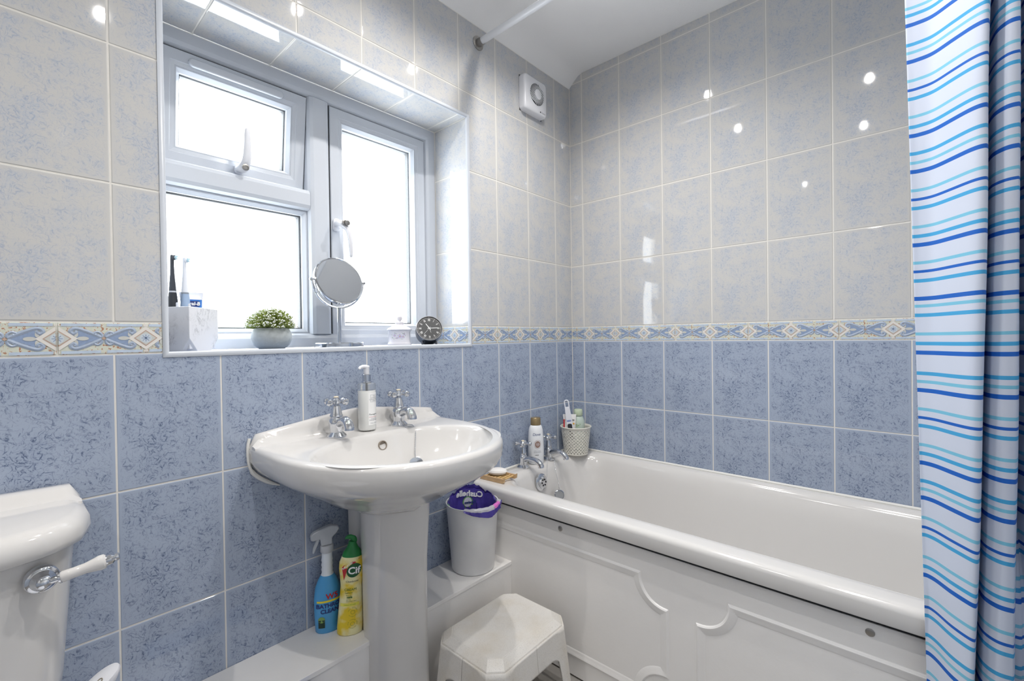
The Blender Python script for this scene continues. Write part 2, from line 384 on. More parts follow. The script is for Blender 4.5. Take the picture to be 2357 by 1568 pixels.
def border_mesh(u0, u1, flip=False):
    """part of a border tile between local u0..u1 (0..BL), drawn about its centre"""
    H = BH-2*GAP; mb = MB()
    poly = rect(u0-BL/2, u1-BL/2, -H/2, H/2)
    mb0 = MB(); n = 4
    ins = [(poly[0][0]+.0015, poly[0][1]+.0015), (poly[1][0]-.0015, poly[1][1]+.0015), (poly[2][0]-.0015, poly[2][1]-.0015), (poly[3][0]+.0015, poly[3][1]-.0015)]
    mb.loft([[(x, .007, z) for x, z in poly], [(x, .0012, z) for x, z in poly], [(x, 0, z) for x, z in ins]]); o = len(mb.v)-4
    mb.f.append((o, o+1, o+2, o+3)); mb.m.append(0)
    lo, hi = u0-BL/2+.0012, u1-BL/2-.0012
    def clip(pts):
        out = []
        for side, lim in ((1, lo), (-1, hi)):
            src = pts if side == 1 else out; res = []
            for i in range(len(src)):
                a, b = src[i-1], src[i]
                ia, ib = side*(a[0]-lim) >= 0, side*(b[0]-lim) >= 0
                if ia != ib:
                    t = (lim-a[0])/(b[0]-a[0]); res.append((lim, a[1]+t*(b[1]-a[1])))
                if ib: res.append(b)
            out = res
            if not out: return []
        return out
    def flat(pts, mi, y):
        p = clip(pts)
        if len(p) >= 3: mb.add([(x, -y, z) for x, z in p], [tuple(range(len(p)))], mi)
    def ribbon(pts, wd, mi, y):
        P = spline([(x, 0, z) for x, z in pts], 22)
        for i in range(len(P)-1):
            if min(P[i].x, P[i+1].x)-wd < lo or max(P[i].x, P[i+1].x)+wd > hi: continue
            t0 = (P[i+1]-P[max(i-1,0)]).normalized(); t1 = (P[min(i+2,len(P)-1)]-P[i]).normalized()
            k0 = Vector((-t0.z, 0, t0.x))*wd; k1 = Vector((-t1.z, 0, t1.x))*wd
            a, b = P[i], P[i+1]; up = Vector((0, -y, 0)); tp = Vector((0, -y-0.0012, 0))
            mb.add([a-k0+up, a+tp, a+k0+up, b-k1+up, b+tp, b+k1+up], [(0,1,4,3),(1,2,5,4)], mi)
    D = BL/2      # diamond pitch
    for c in (-BL/2, 0.0, BL/2):
        flat([(c-.031,0),(c,-.0265),(c+.031,0),(c,.0265)], 2, .0013)
        flat([(c-.021,0),(c,-.018),(c+.021,0),(c,.018)], 3, .0016)
        flat([(c-.0185,0),(c,-.0155),(c+.0185,0),(c,.0155)], 6, .0018)
        flat([(c+.0105*math.cos(a*PI/10), .0105*math.sin(a*PI/10)) for a in range(20)], 4, .0020)
        for a in range(4):
            ca, sa = math.cos(a*PI/4), math.sin(a*PI/4)
            flat([(c+.008*ca-.0007*sa, .008*sa+.0007*ca), (c-.008*ca-.0007*sa, -.008*sa+.0007*ca), (c-.008*ca+.0007*sa, -.008*sa-.0007*ca), (c+.008*ca+.0007*sa, .008*sa-.0007*ca)], 5, .0022)
        flat([(c-.004, .0255),(c+.004, .0255),(c+.004, H/2-.002),(c-.004, H/2-.002)], 2, .0006)
        flat([(c-.004, -H/2+.002),(c+.004, -H/2+.002),(c+.004, -.0255),(c-.004, -.0255)], 2, .0006)
    for c in (-BL/4, BL/4):
        for sx in (-1, 1):
            flat([(c+sx*.006, 0), (c+sx*.040, .017), (c+sx*.044, 0), (c+sx*.040, -.017)], 5, .0005)
            flat([(c+sx*(.033+.0095*math.cos(a*PI/8)), .0042*math.sin(a*PI/8)) for a in range(16)], 6, .0010)
            for sz in (-1, 1):
                flat([(c+sx*(.043+.003*math.cos(a*PI/6)), sz*.009+.006*math.sin(a*PI/6)) for a in range(12)], 6, .0009)
                ribbon([(c+sx*.003, sz*.002), (c+sx*.012, sz*.007), (c+sx*.026, sz*.0145), (c+sx*.040, sz*.0205), (c+sx*.048, sz*.020), (c+sx*.0515, sz*.0145), (c+sx*.048, sz*.010), (c+sx*.0435, sz*.0125), (c+sx*.0455, sz*.0155)], .0036, 1, .0006)
                ribbon([(c+sx*.003, sz*.003), (c+sx*.0035, sz*.009), (c+sx*.009, sz*.0135), (c+sx*.015, sz*.0115), (c+sx*.0135, sz*.0075), (c+sx*.010, sz*.009)], .0024, 1, .0006)
                flat([(c+sx*.005, sz*.0255), (c+sx*.0655, sz*.0255), (c+sx*.0655, sz*.0315), (c+sx*.005, sz*.0315)], 7, .0006)
        flat([(c-.0035, 0), (c, -.0035), (c+.0035, 0), (c, .0035)], 3, .0020)
    me = bpy.data.meshes.new('border_tile'); me.from_pydata([tuple(p) for p in mb.v], [], mb.f)
    for m in bm: me.materials.append(m)
    me.polygons.foreach_set('material_index', mb.m); me.update()
    import bmesh
    b = bmesh.new(); b.from_mesh(me)
    b.normal_update()
    for f in b.faces:
        if f.normal.y > 0.3 and f.calc_center_median().y < 0.002: f.normal_flip()
    b.to_mesh(me); b.free()
    return me
BCACHE = {}
def border(parent, s0, lo, hi, org, rot):
    """border tile whose left end is at u=s0, kept between lo and hi"""
    a, b = max(s0+GAP/2, lo)-s0, min(s0+BL-GAP/2, hi)-s0
    if b-a < 0.005: return
    k = (round(a,4), round(b,4))
    if k not in BCACHE: BCACHE[k] = border_mesh(a, b)
    obj('border_tile', BCACHE[k], parent, org(s0+BL/2, Z0+BH/2), rot)
for s0 in (-3.264, -2.979, -2.694, -2.409, -2.124, -1.839): border(wall_w, s0, XL+.002, WX0-0.011, oW, (0,0,0))
for s0 in (-0.8305, -0.5455, -0.2605): border(wall_w, s0, WX1+0.011, -0.0015, oW, (0,0,0))
for i in range(-1, 6): border(wall_b, 0.2432+BL*i, 0.0015, 1.80, oB, (0,0,-PI/2))
border(wall_w, -0.03, 0.003, 0.198, lambda u, z: (WX1, 0.2-u, z), (0,0,-PI/2))
border(wall_w, -0.03, 0.003, 0.198, lambda u, z: (WX0, u, z), (0,0,PI/2))

# ---- white plastic edging round the opening
def frame_ring(x0, x1, z0, z1, prof, mb=None, mi=0):
    """mitred rectangular frame in the xz plane; prof = [(inset, y)...] closed section"""
    mb = mb or MB()
    rings = []
    for d, y in prof: rings.append([(x0+d, y, z0+d), (x1-d, y, z0+d), (x1-d, y, z1-d), (x0+d, y, z1-d)])
    return mb.loft(rings, loop=True, mi=mi)
e = frame_ring(WX0-0.011, WX1+0.011, WZ0-0.011, WZ1+0.011, [(0, 0.004), (0, -0.0015), (0.003, -0.0035), (0.010, -0.0035), (0.012, -0.0015), (0.0135, 0.006), (0.011, 0.006)]).build('trim_1', MT['upvc'], ang=50)
struct(e, 'white plastic edging round the window opening', 'trim')

# ---- other walls (behind the camera), ceiling, floor
def plain_tiles(name):
    m, nt, b = newmat(name); L = nt.links
    tc = N(nt, 'ShaderNodeTexCoord'); sx = N(nt, 'ShaderNodeSeparateXYZ'); L.new(tc.outputs['Object'], sx.inputs[0])
    cb = N(nt, 'ShaderNodeMath', operation='ADD'); L.new(sx.outputs[0], cb.inputs[0]); L.new(sx.outputs[1], cb.inputs[1])
    cx = N(nt, 'ShaderNodeCombineXYZ'); L.new(cb.outputs[0], cx.inputs[0]); L.new(sx.outputs[2], cx.inputs[1])
    br = N(nt, 'ShaderNodeTexBrick', offset=0.0); br.inputs['Scale'].default_value = 1.0; br.inputs['Brick Width'].default_value = 0.2025; br.inputs['Row Height'].default_value = 0.302
    br.inputs['Mortar Size'].default_value = 0.0015; br.inputs['Color1'].default_value = lin('#e4e2de'); br.inputs['Color2'].default_value = lin('#e1e1e2'); br.inputs['Mortar'].default_value = lin('#dcd5c8')
    L.new(cx.outputs[0], br.inputs['Vector'])
    gt = N(nt, 'ShaderNodeMath', operation='GREATER_THAN'); L.new(sx.outputs[2], gt.inputs[0]); gt.inputs[1].default_value = Z0
    br2 = N(nt, 'ShaderNodeTexBrick', offset=0.0); br2.inputs['Scale'].default_value = 1.0; br2.inputs['Brick Width'].default_value = 0.2025; br2.inputs['Row Height'].default_value = 0.302
    br2.inputs['Mortar Size'].default_value = 0.0015; br2.inputs['Color1'].default_value = lin('#c2c9d4'); br2.inputs['Color2'].default_value = lin('#bfc7d3'); br2.inputs['Mortar'].default_value = lin('#dcd5c8')
    L.new(cx.outputs[0], br2.inputs['Vector'])
    mx = N(nt, 'ShaderNodeMix', data_type='RGBA'); L.new(gt.outputs[0], mx.inputs[0]); L.new(br2.outputs[0], mx.inputs[6]); L.new(br.outputs[0], mx.inputs[7])
    L.new(mx.outputs[2], b.inputs['Base Color']); b.inputs['Roughness'].default_value = 0.12
    return m
pt = plain_tiles('plain_wall_tiles')
struct(MB().box(XL-0.1, XL, YR-0.1, 0.0045, 0, 2.5).build('wall_left', pt, smooth=False), 'tiled wall beyond the toilet', 'wall')
struct(MB().box(XL, 0.0045, YR-0.1, YR, 0, 2.5).build('wall_rear', pt, smooth=False), 'tiled wall facing the window', 'wall')
mb = MB()
mb.prism([(0.0046, COVE), (-0.030, COVE+.031), (-0.052, COVE+.048), (-0.072, COVE+.0555), (-0.100, CEIL-.0005), (-0.16, CEIL), (YR-0.1, CEIL), (YR-0.1, 2.55), (0.0046, 2.55)], XL-0.1, 0.3)
mb.v = [Vector((p.y, p.x, p.z)) for p in mb.v]
struct(mb.build('ceiling', MT['white_paint'], ang=60), 'white textured ceiling with a narrow slope above the window wall', 'ceiling')
struct(MB().box(XL-0.1, 0.3, YR-0.1, 0.36, -0.08, 0.0).build('floor', MT['floor'], smooth=False), 'grey floor at the foot of the bath panel', 'floor')

# ================================================================== WINDOW
win = bpy.data.objects.new('window_1', None); COL.objects.link(win); win.location = (0, 0, 0)
struct(win, 'white plastic window with one top opener and one side casement', 'window')
up = MT['upvc']
Y = WD
FRX0 = -1.676
# outer frame
prof = [(0, Y+0.07), (0, Y+0.001), (0.030, Y+0.001), (0.040, Y+0.006), (0.046, Y+0.016), (0.046, Y+0.07)]
frame_ring(FRX0, WX1-0.0005, WZ0+0.0005, WZ1-0.0005, prof).build('frame', up, win, smooth=False)
def bar(x0, x1, z0, z1, horiz, name):
    mb = MB()
    if horiz:
        sec = [(z0, Y+.07), (z0, Y+.016), (z0+.006, Y+.006), (z0+.016, Y+.001), (z1-.016, Y+.001), (z1-.006, Y+.006), (z1, Y+.016), (z1, Y+.07)]
        mb.loft([[(x, y, z) for z, y in sec] for x in (x0, x1)], True, True)
    else:
        sec = [(x0, Y+.07), (x0, Y+.016), (x0+.006, Y+.006), (x0+.016, Y+.001), (x1-.016, Y+.001), (x1-.006, Y+.006), (x1, Y+.016), (x1, Y+.07)]
        mb.loft([[(x, y, z) for x, y in sec] for z in (z0, z1)], True, True)
    return mb.build(name, up, win, smooth=False)
bar(-1.226, -1.151, WZ0+.044, WZ1-.044, False, 'mullion')
bar(FRX0+.044, -1.224, 1.553, 1.622, True, 'transom')
def glazing(parent, x0, x1, z0, z1, y):
    frame_ring(x0-.004, x1+.004, z0-.004, z1+.004, [(0, y+.004), (0, y-.012), (.006, y-.014), (.016, y-.003), (.016, y+.004)]).build('glazing_bead', up, parent, smooth=False)
    frame_ring(x0-.004, x1+.004, z0-.004, z1+.004, [(0, y+.032), (0, y+.010), (.0200, y+.010), (.0200, y+.032)]).build('gasket', MT['gasket'], parent, smooth=False)
    MB().box(x0-.003, x1+.003, y+.005, y+.009, z0-.003, z1+.003).build('pane', MT['glass'], parent, smooth=False)
def sash(x0, x1, z0, z1, name, pivot=None, ang=0):
    yf = Y+0.008; wd = 0.044
    root = bpy.data.objects.new(name, None); COL.objects.link(root); root.parent = win
    pv = Vector(pivot) if pivot else Vector((0,0,0)); root.location = pv; root.rotation_euler = (ang, 0, 0)
    m = frame_ring(x0, x1, z0, z1, [(0, yf+.055), (0, yf+.002), (.002, yf), (wd-.014, yf), (wd-.012, yf+.002), (wd-.002, yf+.004), (wd, yf+.012), (wd, yf+.055)])
    m.xf(Matrix.Translation(-pv)); m.build('sash_frame', up, root, smooth=False)
    k = frame_ring(x0-.0022, x1+.0022, z0-.0022, z1+.0022, [(0, yf+.05), (0, yf+.006), (.004, yf+.006), (.004, yf+.05)]).xf(Matrix.Translation(-pv)); k.build('seal_strip', MT['black_gap'], root, smooth=False)
    for fn, mt, nm in ((lambda: frame_ring(x0+wd-.004, x1-wd+.004, z0+wd-.004, z1-wd+.004, [(0, yf+.03), (0, yf+.006), (.006, yf+.005), (.015, yf+.018), (.015, yf+.03)]), up, 'glazing_bead'),
                       (lambda: frame_ring(x0+wd-.004, x1-wd+.004, z0+wd-.004, z1-wd+.004, [(0, yf+.052), (0, yf+.031), (.0190, yf+.031), (.0190, yf+.052)]), MT['gasket'], 'gasket'),
                       (lambda: MB().box(x0+wd-.003, x1-wd+.003, yf+.026, yf+.030, z0+wd-.003, z1-wd+.003), MT['glass'], 'pane')):
        fn().xf(Matrix.Translation(-pv)).build(nm, mt, root, smooth=False)
    return root, pv
fan_sash, fpv = sash(FRX0+.048, -1.228, 1.624, 1.929, 'top_opener', (0, Y+.03, 1.925), math.radians(7.0))
side_sash, spv = sash(-1.149, WX1-.0485, WZ0+.028, 1.929, 'side_casement')
# fixed light under the transom
glazing(win, FRX0+.052, -1.230, WZ0+.050, 1.549, Y+.034)
# trickle vent on the opener
v = MB(); pts = []
for i in range(9): pts.append((-1.315+.011*math.sin(PI*i/8), 1.905+.011*math.cos(PI*i/8)))
for i in range(9): pts.append((-1.545-.011*math.sin(PI*i/8), 1.905-.011*math.cos(PI*i/8)))
v.prism(pts, Y-.004, Y+.010); v.xf(Matrix.Translation(-fpv)); v.build('vent_strip', up, fan_sash, bevel=.003)
# handles
def handle(parent, base, tip, bend, pv, rosz=0.05, vertical=True):
    b = Vector(base); t = Vector(tip)
    m = MB(); m.loft([[(p.x, Y+.008-y, p.y) for p in rrect(b.x-.012, b.x+.012, b.z-rosz/2, b.z+rosz/2, .011)] for y in (0, .012)], True, True)
    m.xf(Matrix.Translation(-pv)); m.build('handle_plate', MT['plastic_white'], parent, bevel=.003)
    d = (t-b)
    path = spline([b+Vector((0,-.008,0)), b+Vector((0,-.030,0)), b+d*.18+Vector((bend,-.045,0)), b+d*.45+Vector((bend*.9,-.048,0)), b+d*.8+Vector((bend*.4,-.046,0)), t+Vector((0,-.044,0))], 22)
    rad = [.0150-.0100*max(0, i/21-.2) for i in range(22)]; rad[-1] = .004
    m = MB().tube(path, rad, 12, flat=.75); m.xf(Matrix.Translation(-pv)); m.build('handle_lever', MT['plastic_white'], parent)
    m = MB().lathe([(0, 0), (.0095, 0), (.0095, .004), (.006, .005), (.006, .003), (0, .003)], 16, mat=Matrix.Rotation(PI/2, 4, 'X'), c=b+Vector((bend*.1,-.052,0)))
    m.xf(Matrix.Translation(-pv)); m.build('keyhole', MT['steel'], parent)
handle(fan_sash, (-1.425, Y, 1.645), (-1.420, Y, 1.760), .004, fpv, .03)
handle(side_sash, (-1.134, Y, 1.520), (-1.106, Y, 1.405), .012, spv, .045)
m = MB().lathe([(0,0),(.003,0),(.003,.010),(.009,.011),(.009,.016),(0,.017)], 12, mat=Matrix.Rotation(PI/2, 4, 'X'), c=(-1.126, Y-.045, 1.518)); m.build('key', MT['steel'], side_sash)
# ================================================================== BATH
def ball_chain(path, name, parent, n=None, r=.0013):
    L = sum((Vector(path[i+1])-Vector(path[i])).length for i in range(len(path)-1))
    k = max(20, int(L/.0011)); P = spline(path, k)
    rad = [r if (i//2) % 2 == 0 else r*.35 for i in range(k)]
    return MB().tube(P, rad, 6).build(name, MT['chrome'], parent)
def make_tap(parent, loc, bath, rz=0):
    ch = MT['chrome']; m = MB()
    if not bath:
        m.lathe([(.027,0),(.027,.004),(.022,.009),(.017,.014),(.0185,.026),(.0215,.038),(.020,.047),(.015,.054),(.0175,.057),(.0175,.061),(.0155,.064),(.011,.087),(.0065,.089),(.0065,.094)], 24)
        path = spline([(0,-.008,.036),(0,-.026,.044),(0,-.046,.050),(0,-.062,.046),(0,-.070,.034),(0,-.0705,.028)], 18)
        rad = [.011+.004*(i/17) for i in range(18)]
        hz, s, tot = .100, 1.0, .118
    else:
        m.lathe([(.0265,0),(.0265,.005),(.021,.009),(.0165,.013),(.0165,.040),(.0185,.044),(.0165,.050),(.012,.056),(.0135,.060),(.0135,.064),(.0125,.067),(.0095,.088),(.006,.090),(.006,.095)], 24)
        path = spline([(0,-.006,.034),(0,-.030,.042),(0,-.058,.043),(0,-.082,.037),(0,-.096,.024),(0,-.098,.016)], 20)
        rad = [.0105+.0025*(i/19) for i in range(20)]
        hz, s, tot = .102, .95, .122
    m.tube(path, rad, 14)
    t = m.build('tap', ch, parent, loc=loc, rot=(0,0,rz))
    h = MB().lathe([(0,hz-.010),(.0075,hz-.009),(.012,hz-.005),(.0125,hz+.004),(.0085,hz+.009),(.0085,hz+.011),(0,hz+.011)], 18)
    for i in range(4):
        R = Matrix.Translation((0,0,hz)) @ Matrix.Rotation(PI/2*i+.5, 4, 'Z') @ Matrix.Rotation(PI/2, 4, 'Y')
        h.lathe([(.006,.006),(.0048,.014),(.0055,.020),(.0088*s,.025),(.0102*s,.030),(.0085*s,.035),(.004,.0375),(0,.038)], 12, mat=R)
    h.build('tap_handle', ch, t)
    MB().lathe([(.0072,hz+.0105),(.0072,hz+.0125),(.005,hz+.0145),(0,hz+.015)], 14).build('index_button', plain('tap_index', '#d9cdb6', .3), t)
    return t

RZ = 0.565
bath = thing('bath', 'white built-in bath along the blue tiled wall', 'bath', (0, 0, 0))
def bring(x0, x1, y0, y1, r, z): return rrect(x0, x1, y0, y1, r, 8, z)
OX0, OX1, OY0, OY1 = -0.702, -0.0015, -1.70, -0.0015
rings = [bring(OX0+.006, OX1, OY0, OY1, .012, RZ-.050), bring(OX0+.001, OX1, OY0, OY1, .012, RZ-.0485), bring(OX0, OX1, OY0, OY1, .012, RZ-.046),
         bring(OX0, OX1, OY0, OY1, .012, RZ-.016), bring(OX0+.001, OX1, OY0, OY1, .013, RZ-.010), bring(OX0+.005, OX1, OY0, OY1, .014, RZ-.004), bring(OX0+.011, OX1-.001, OY0+.002, OY1-.002, .015, RZ-.0008), bring(OX0+.018, OX1-.003, OY0+.003, OY1-.003, .016, RZ),
         bring(-.652, -.022, -1.66, -.052, .12, RZ), bring(-.636, -.030, -1.648, -.066, .125, RZ-.001), bring(-.622, -.040, -1.636, -.078, .13, RZ-.009), bring(-.612, -.050, -1.625, -.088, .13, RZ-.026),
         bring(-.603, -.062, -1.60, -.098, .13, RZ-.08), bring(-.590, -.080, -1.55, -.110, .13, RZ-.18), bring(-.572, -.105, -1.47, -.130, .13, RZ-.30),
         bring(-.550, -.130, -1.42, -.150, .12, RZ-.36), bring(-.52, -.16, -1.37, -.18, .10, RZ-.385), bring(-.44, -.24, -1.2, -.30, .05, RZ-.392)]
m = MB(); m.loft(rings, cap1=True)
m.build('tub', MT['acrylic'], bath, ang=60)
make_tap(bath, (-.438, -.040, RZ), True)
make_tap(bath, (-.268, -.046, RZ), True)
# overflow on the end wall, chain and plug
oc = Vector((-.392, -.1015, RZ-.062))
R = Matrix.Translation(oc) @ Matrix.Rotation(math.radians(84), 4, 'X')
m = MB().lathe([(.036,-.004),(.036,.001),(.032,.004),(.026,.005),(.0255,.011),(.022,.014),(0,.014)], 28, mat=R)
ov = m.build('overflow', MT['chrome'], bath)
m = MB()
for i in range(6):
    a = i*PI/3; m.lathe([(0,.0142),(.0042,.0142),(.0042,.0148),(0,.0148)], 10, mat=R @ Matrix.Translation((.0125*math.cos(a), .0125*math.sin(a), 0)))
m.build('overflow_holes', MT['black_gap'], ov)
ball_chain([(-.296,-.052,RZ+.048),(-.330,-.085,RZ+.012),(-.360,-.108,RZ-.015),(-.378,-.120,RZ-.040),(-.388,-.120,RZ-.052)], 'plug_chain', bath)
ball_chain([(-.290,-.075,RZ+.034),(-.286,-.090,RZ+.010),(-.298,-.106,RZ-.03),(-.303,-.124,RZ-.076),(-.307,-.132,RZ-.106)], 'plug_chain', bath)
pc = Vector((-.308, -.132, RZ-.134))
R = Matrix.Translation(pc) @ Matrix.Rotation(math.radians(-35), 4, 'Z') @ Matrix.Rotation(math.radians(68), 4, 'X')
m = MB().lathe([(0,-.010),(.018,-.010),(.021,.0),(.0235,.002),(.0235,.006),(.020,.008),(.019,.006),(0,.006)], 24, mat=R)
plg = m.build('plug', MT['chrome'], bath)
MB().lathe([(0,.0062),(.0185,.0062),(.0185,.0066),(0,.0066)], 24, mat=R).build('plug_face', plain('plug_grey', '#8b8d90', .35), plg)
m = MB().tube([pc+Vector((.0045*math.cos(a*.524), 0, .021+.006+.006*math.sin(a*.524))) for a in range(13)], .0008, 6); m.build('plug_ring', MT['chrome'], bath)
m = MB(); m.tube([(OX1-.006, y, RZ+.003) for y in (-1.69, -.9, -.01)], .005, 8); m.tube([(x, OY1-.004, RZ+.003) for x in (-.69, -.3, -.01)], .005, 8); m.build('sealant', MT['seal'], bath)

# ---- bath panel
PX = -.675
pnl = MB().box(PX, PX+.018, -1.70, -.002, .006, .4985).build('side_panel', MT['panel'], bath, bevel=.001, smooth=False)
pnl['label'] = 'white moulded side panel with notched raised fields'
MB().box(PX+.003, PX+.012, -1.70, -.002, .498, RZ-.045).build('painted_gap_shade', MT['black_gap'], pnl, smooth=False)  # dark strip, paints the shade between the bath lip and the panel
def moulding(pts, nm='moulding'):
    """raised bead with a groove either side, swept round a closed outline in the panel plane (y,z)"""
    P = [Vector(p) for p in pts]; n = len(P); sec = [(-.0115, .0002), (-.0085, -.0004), (-.0065, .0030), (-.003, .0052), (.0015, .0046), (.006, .0028), (.012, .0024), (.017, .0002)]
    ring = []
    for i in range(n):
        a, b, c = P[i-1], P[i], P[(i+1) % n]
        d1, d2 = (b-a).normalized(), (c-b).normalized()
        n1, n2 = Vector((-d1.y, d1.x)), Vector((-d2.y, d2.x))
        mt = (n1+n2); mt = mt/max(mt.length_squared/2, .6)
        ring.append([(PX-h, b.x+mt.x*o, b.y+mt.y*o) for o, h in sec])
    m = MB(); m.loft(ring, loop=True, closed=False); return m.build(nm, MT['panel'], pnl, ang=25)
def notched(y0, y1, z0, z1, r, left=True, right=True):
    out = []
    def arc(cy, cz, a0, a1):
        for i in range(13):
            a = math.radians(a0+(a1-a0)*i/12); out.append((cy+r*math.cos(a), cz+r*math.sin(a)))
    s = .010
    if right: out.append((y1-r-s, z0)); arc(y1, z0, 180, 90); out.append((y1, z0+r+s))
    else: out.append((y1, z0))
    if right: out.append((y1, z1-r-s)); arc(y1, z1, 270, 180); out.append((y1-r-s, z1))
    else: out.append((y1, z1))
    if left: out.append((y0+r+s, z1)); arc(y0, z1, 0, -90); out.append((y0, z1-r-s))
    else: out.append((y0, z1))
    if left: out.append((y0, z0+r+s)); arc(y0, z0, 90, 0); out.append((y0+r+s, z0))
    else: out.append((y0, z0))
    return out
moulding(notched(-.767, -.09, .079, .424, .082, True, False))
moulding(notched(-1.60, -.860, .079, .420, .082, True, True))
for y, z in ((-.404, .478), (-1.223, .477), (-.403, .037), (-1.223, .037)):
    MB().lathe([(.0085,0),(.0085,.0012),(.007,.002),(0,.002)], 16, mat=Matrix.Rotation(-PI/2, 4, 'Y')).build('screw_cap', MT['steel'], pnl, loc=(PX, y, z))

# ================================================================== WASH BASIN
BX, BY = -1.190, -0.300
BZ = 0.850
basin = thing('wash_basin', 'white ceramic wash basin under the window', 'basin', (BX, 0, 0))
NB = 180
def dhalf(y, a, yc, yf, ex=2.15):
    """half width of the D outline at depth y"""
    if y > yc: return a
    t = min(1, (yc-y)/(yc-yf)); return a*max(0, 1-t**ex)**(1/ex)
def dring(a, yc, yf, yb, z, ex=2.15):
    pts = []
    for j in range(NB):
        th = 2*PI*j/NB; c, s = math.cos(th), math.sin(th)
        lo, hi = 0, 1.0
        for _ in range(34):
            r = (lo+hi)/2; x, y = r*c, BY+r*s
            inside = y <= yb and y >= yf and abs(x) <= dhalf(y, a, yc, yf, ex)
            if inside: lo = r
            else: hi = r
        pts.append(Vector((lo*c, BY+lo*s, z)))
    for sx in (-1, 1):          # keep the back corners
        q = Vector((sx*a, yb, z)); k = min(range(NB), key=lambda i: (pts[i]-q).length); pts[k] = q
    return pts
def ering(ax, ay, yc, z, ex=2.0):
    out = []
    for j in range(NB):
        th = 2*PI*j/NB; c, s = math.cos(th), math.sin(th)
        lo, hi = 0, 1.0
        for _ in range(34):
            r = (lo+hi)/2; x, y = r*c, BY+r*s
            if (abs(x)/ax)**ex+(abs(y-yc)/ay)**ex <= 1: lo = r
            else: hi = r
        out.append(Vector((lo*c, BY+lo*s, z)))
    return out
A = .300; YC = -.150; YF = -.522
rings = [ering(.100, .105, -.185, .664), ering(.118, .120, -.190, .676), ering(.143, .140, -.202, .690), ering(.172, .160, -.212, .706), dring(.203, -.15, -.402, -.012, .724), dring(.232, -.15, -.440, -.004, .743),
         dring(.257, -.15, -.470, -.002, .760), dring(.273, YC, -.488, -.0015, .771), dring(.283, YC, -.500, -.0015, .779), dring(.290, YC, -.509, -.0015, .788), dring(A, YC, YF, -.0015, .808), dring(A+.001, YC, YF-.001, -.0015, .838),
         dring(A-.001, YC, YF+.001, -.0015, .8435), dring(A-.006, YC, YF+.006, -.002, .8475), dring(A-.014, YC, YF+.015, -.003, .8490), dring(A-.026, YC-.01, YF+.029, -.012, .8480),
         ering(.262, .192, -.302, .8480, 2.15), ering(.256, .186, -.302, .8465, 2.1), ering(.251, .181, -.302, .842, 2.1), ering(.246, .176, -.302, .832, 2.1), ering(.238, .168, -.302, .812, 2.05), ering(.218, .150, -.300, .780),
         ering(.180, .122, -.296, .745), ering(.120, .085, -.290, .722), ering(.05, .04, -.285, .714), ering(.022, .022, -.285, .712)]
m = MB(); m.loft(rings, cap0=True, cap1=True)
m.build('bowl', MT['ceramic'], basin, ang=70)
# upstand along the wall
def uprof(x):
    t = abs(x)/.297
    return .912-.036*min(1, t)**1.25
m = MB(); n = 41; rings = []
for i in range(n):
    x = -.2995+.599*i/(n-1); zt = uprof(x); e = 1-abs(x)/.2995
    k = min(1, (e/.05))**.5 if e < .05 else 1
    zt = .846+(zt-.846)*k; th = .020
    rings.append([(x, -.0015, .825), (x, -.0015, zt-.001), (x, -.006, zt), (x, -.013, zt), (x, -th+.001, zt-.005), (x, -th-.002, zt-.016), (x, -th-.005, .866*k+.850*(1-k)), (x, -th-.014, .851), (x, -th-.028, .8475), (x, -th-.03, .825)])
m.loft(rings, True, True)
m.build('upstand', MT['ceramic'], basin, ang=60)
make_tap(basin, (-1.285-BX, -.072, BZ-.002), False)
make_tap(basin, (-1.075-BX, -.068, BZ-.002), False)
# overflow hole
R = Matrix.Translation((.012, -.1375, .813)) @ Matrix.Rotation(math.radians(80), 4, 'X')
MB().lathe([(.0135,-.004),(.0135,.0015),(.0115,.0018),(.0108,-.010),(0,-.010)], 22, mat=R).build('overflow', [plain('overflow_brass', '#8a7f74', .3)], basin)
# chain stay, chain and plug
ball_chain([(.095,-.082,.852),(.102,-.105,.852),(.106,-.122,.846),(.109,-.130,.836)], 'chain_stay', basin, r=.0015)
m = MB().lathe([(0,0),(.005,.003),(.0065,.010),(.004,.016),(.002,.020),(0,.021)], 12, c=(.110,-.134,.806)); m.build('chain_weight', MT['chrome'], basin)
m = MB()
for z, rr in ((.832,.004),(.8225+.004,.003)): m.tube([(.1095+rr*math.cos(a*PI/6), -.133, z-.002+rr*math.sin(a*PI/6)) for a in range(13)], .0008, 6)
m.build('chain_links', MT['chrome'], basin)
ball_chain([(.118,-.092,.853),(.128,-.108,.8525),(.130,-.124,.850),(.124,-.142,.838),(.112,-.158,.812),(.100,-.172,.785),(.088,-.190,.766)], 'plug_chain', basin, r=.0016)
R = Matrix.Translation((.080,-.205,.757)) @ Matrix.Rotation(math.radians(-25), 4, 'Z') @ Matrix.Rotation(math.radians(30), 4, 'X')
MB().lathe([(0,-.008),(.015,-.008),(.0165,0),(.020,.002),(.020,.005),(.018,.007),(0,.0072)], 24, mat=R).build('plug', MT['chrome'], basin)
m = MB(); m.tube(spline([(-.298,-.003,.868),(-.302,-.003,.845),(-.301,-.003,.81),(-.294,-.003,.783),(-.278,-.003,.763),(-.250,-.003,.742),(-.225,-.003,.728)], 20), [.004]*10+[.006]*6+[.005,.004,.003,.002], 8); m.build('sealant', MT['seal'], basin)

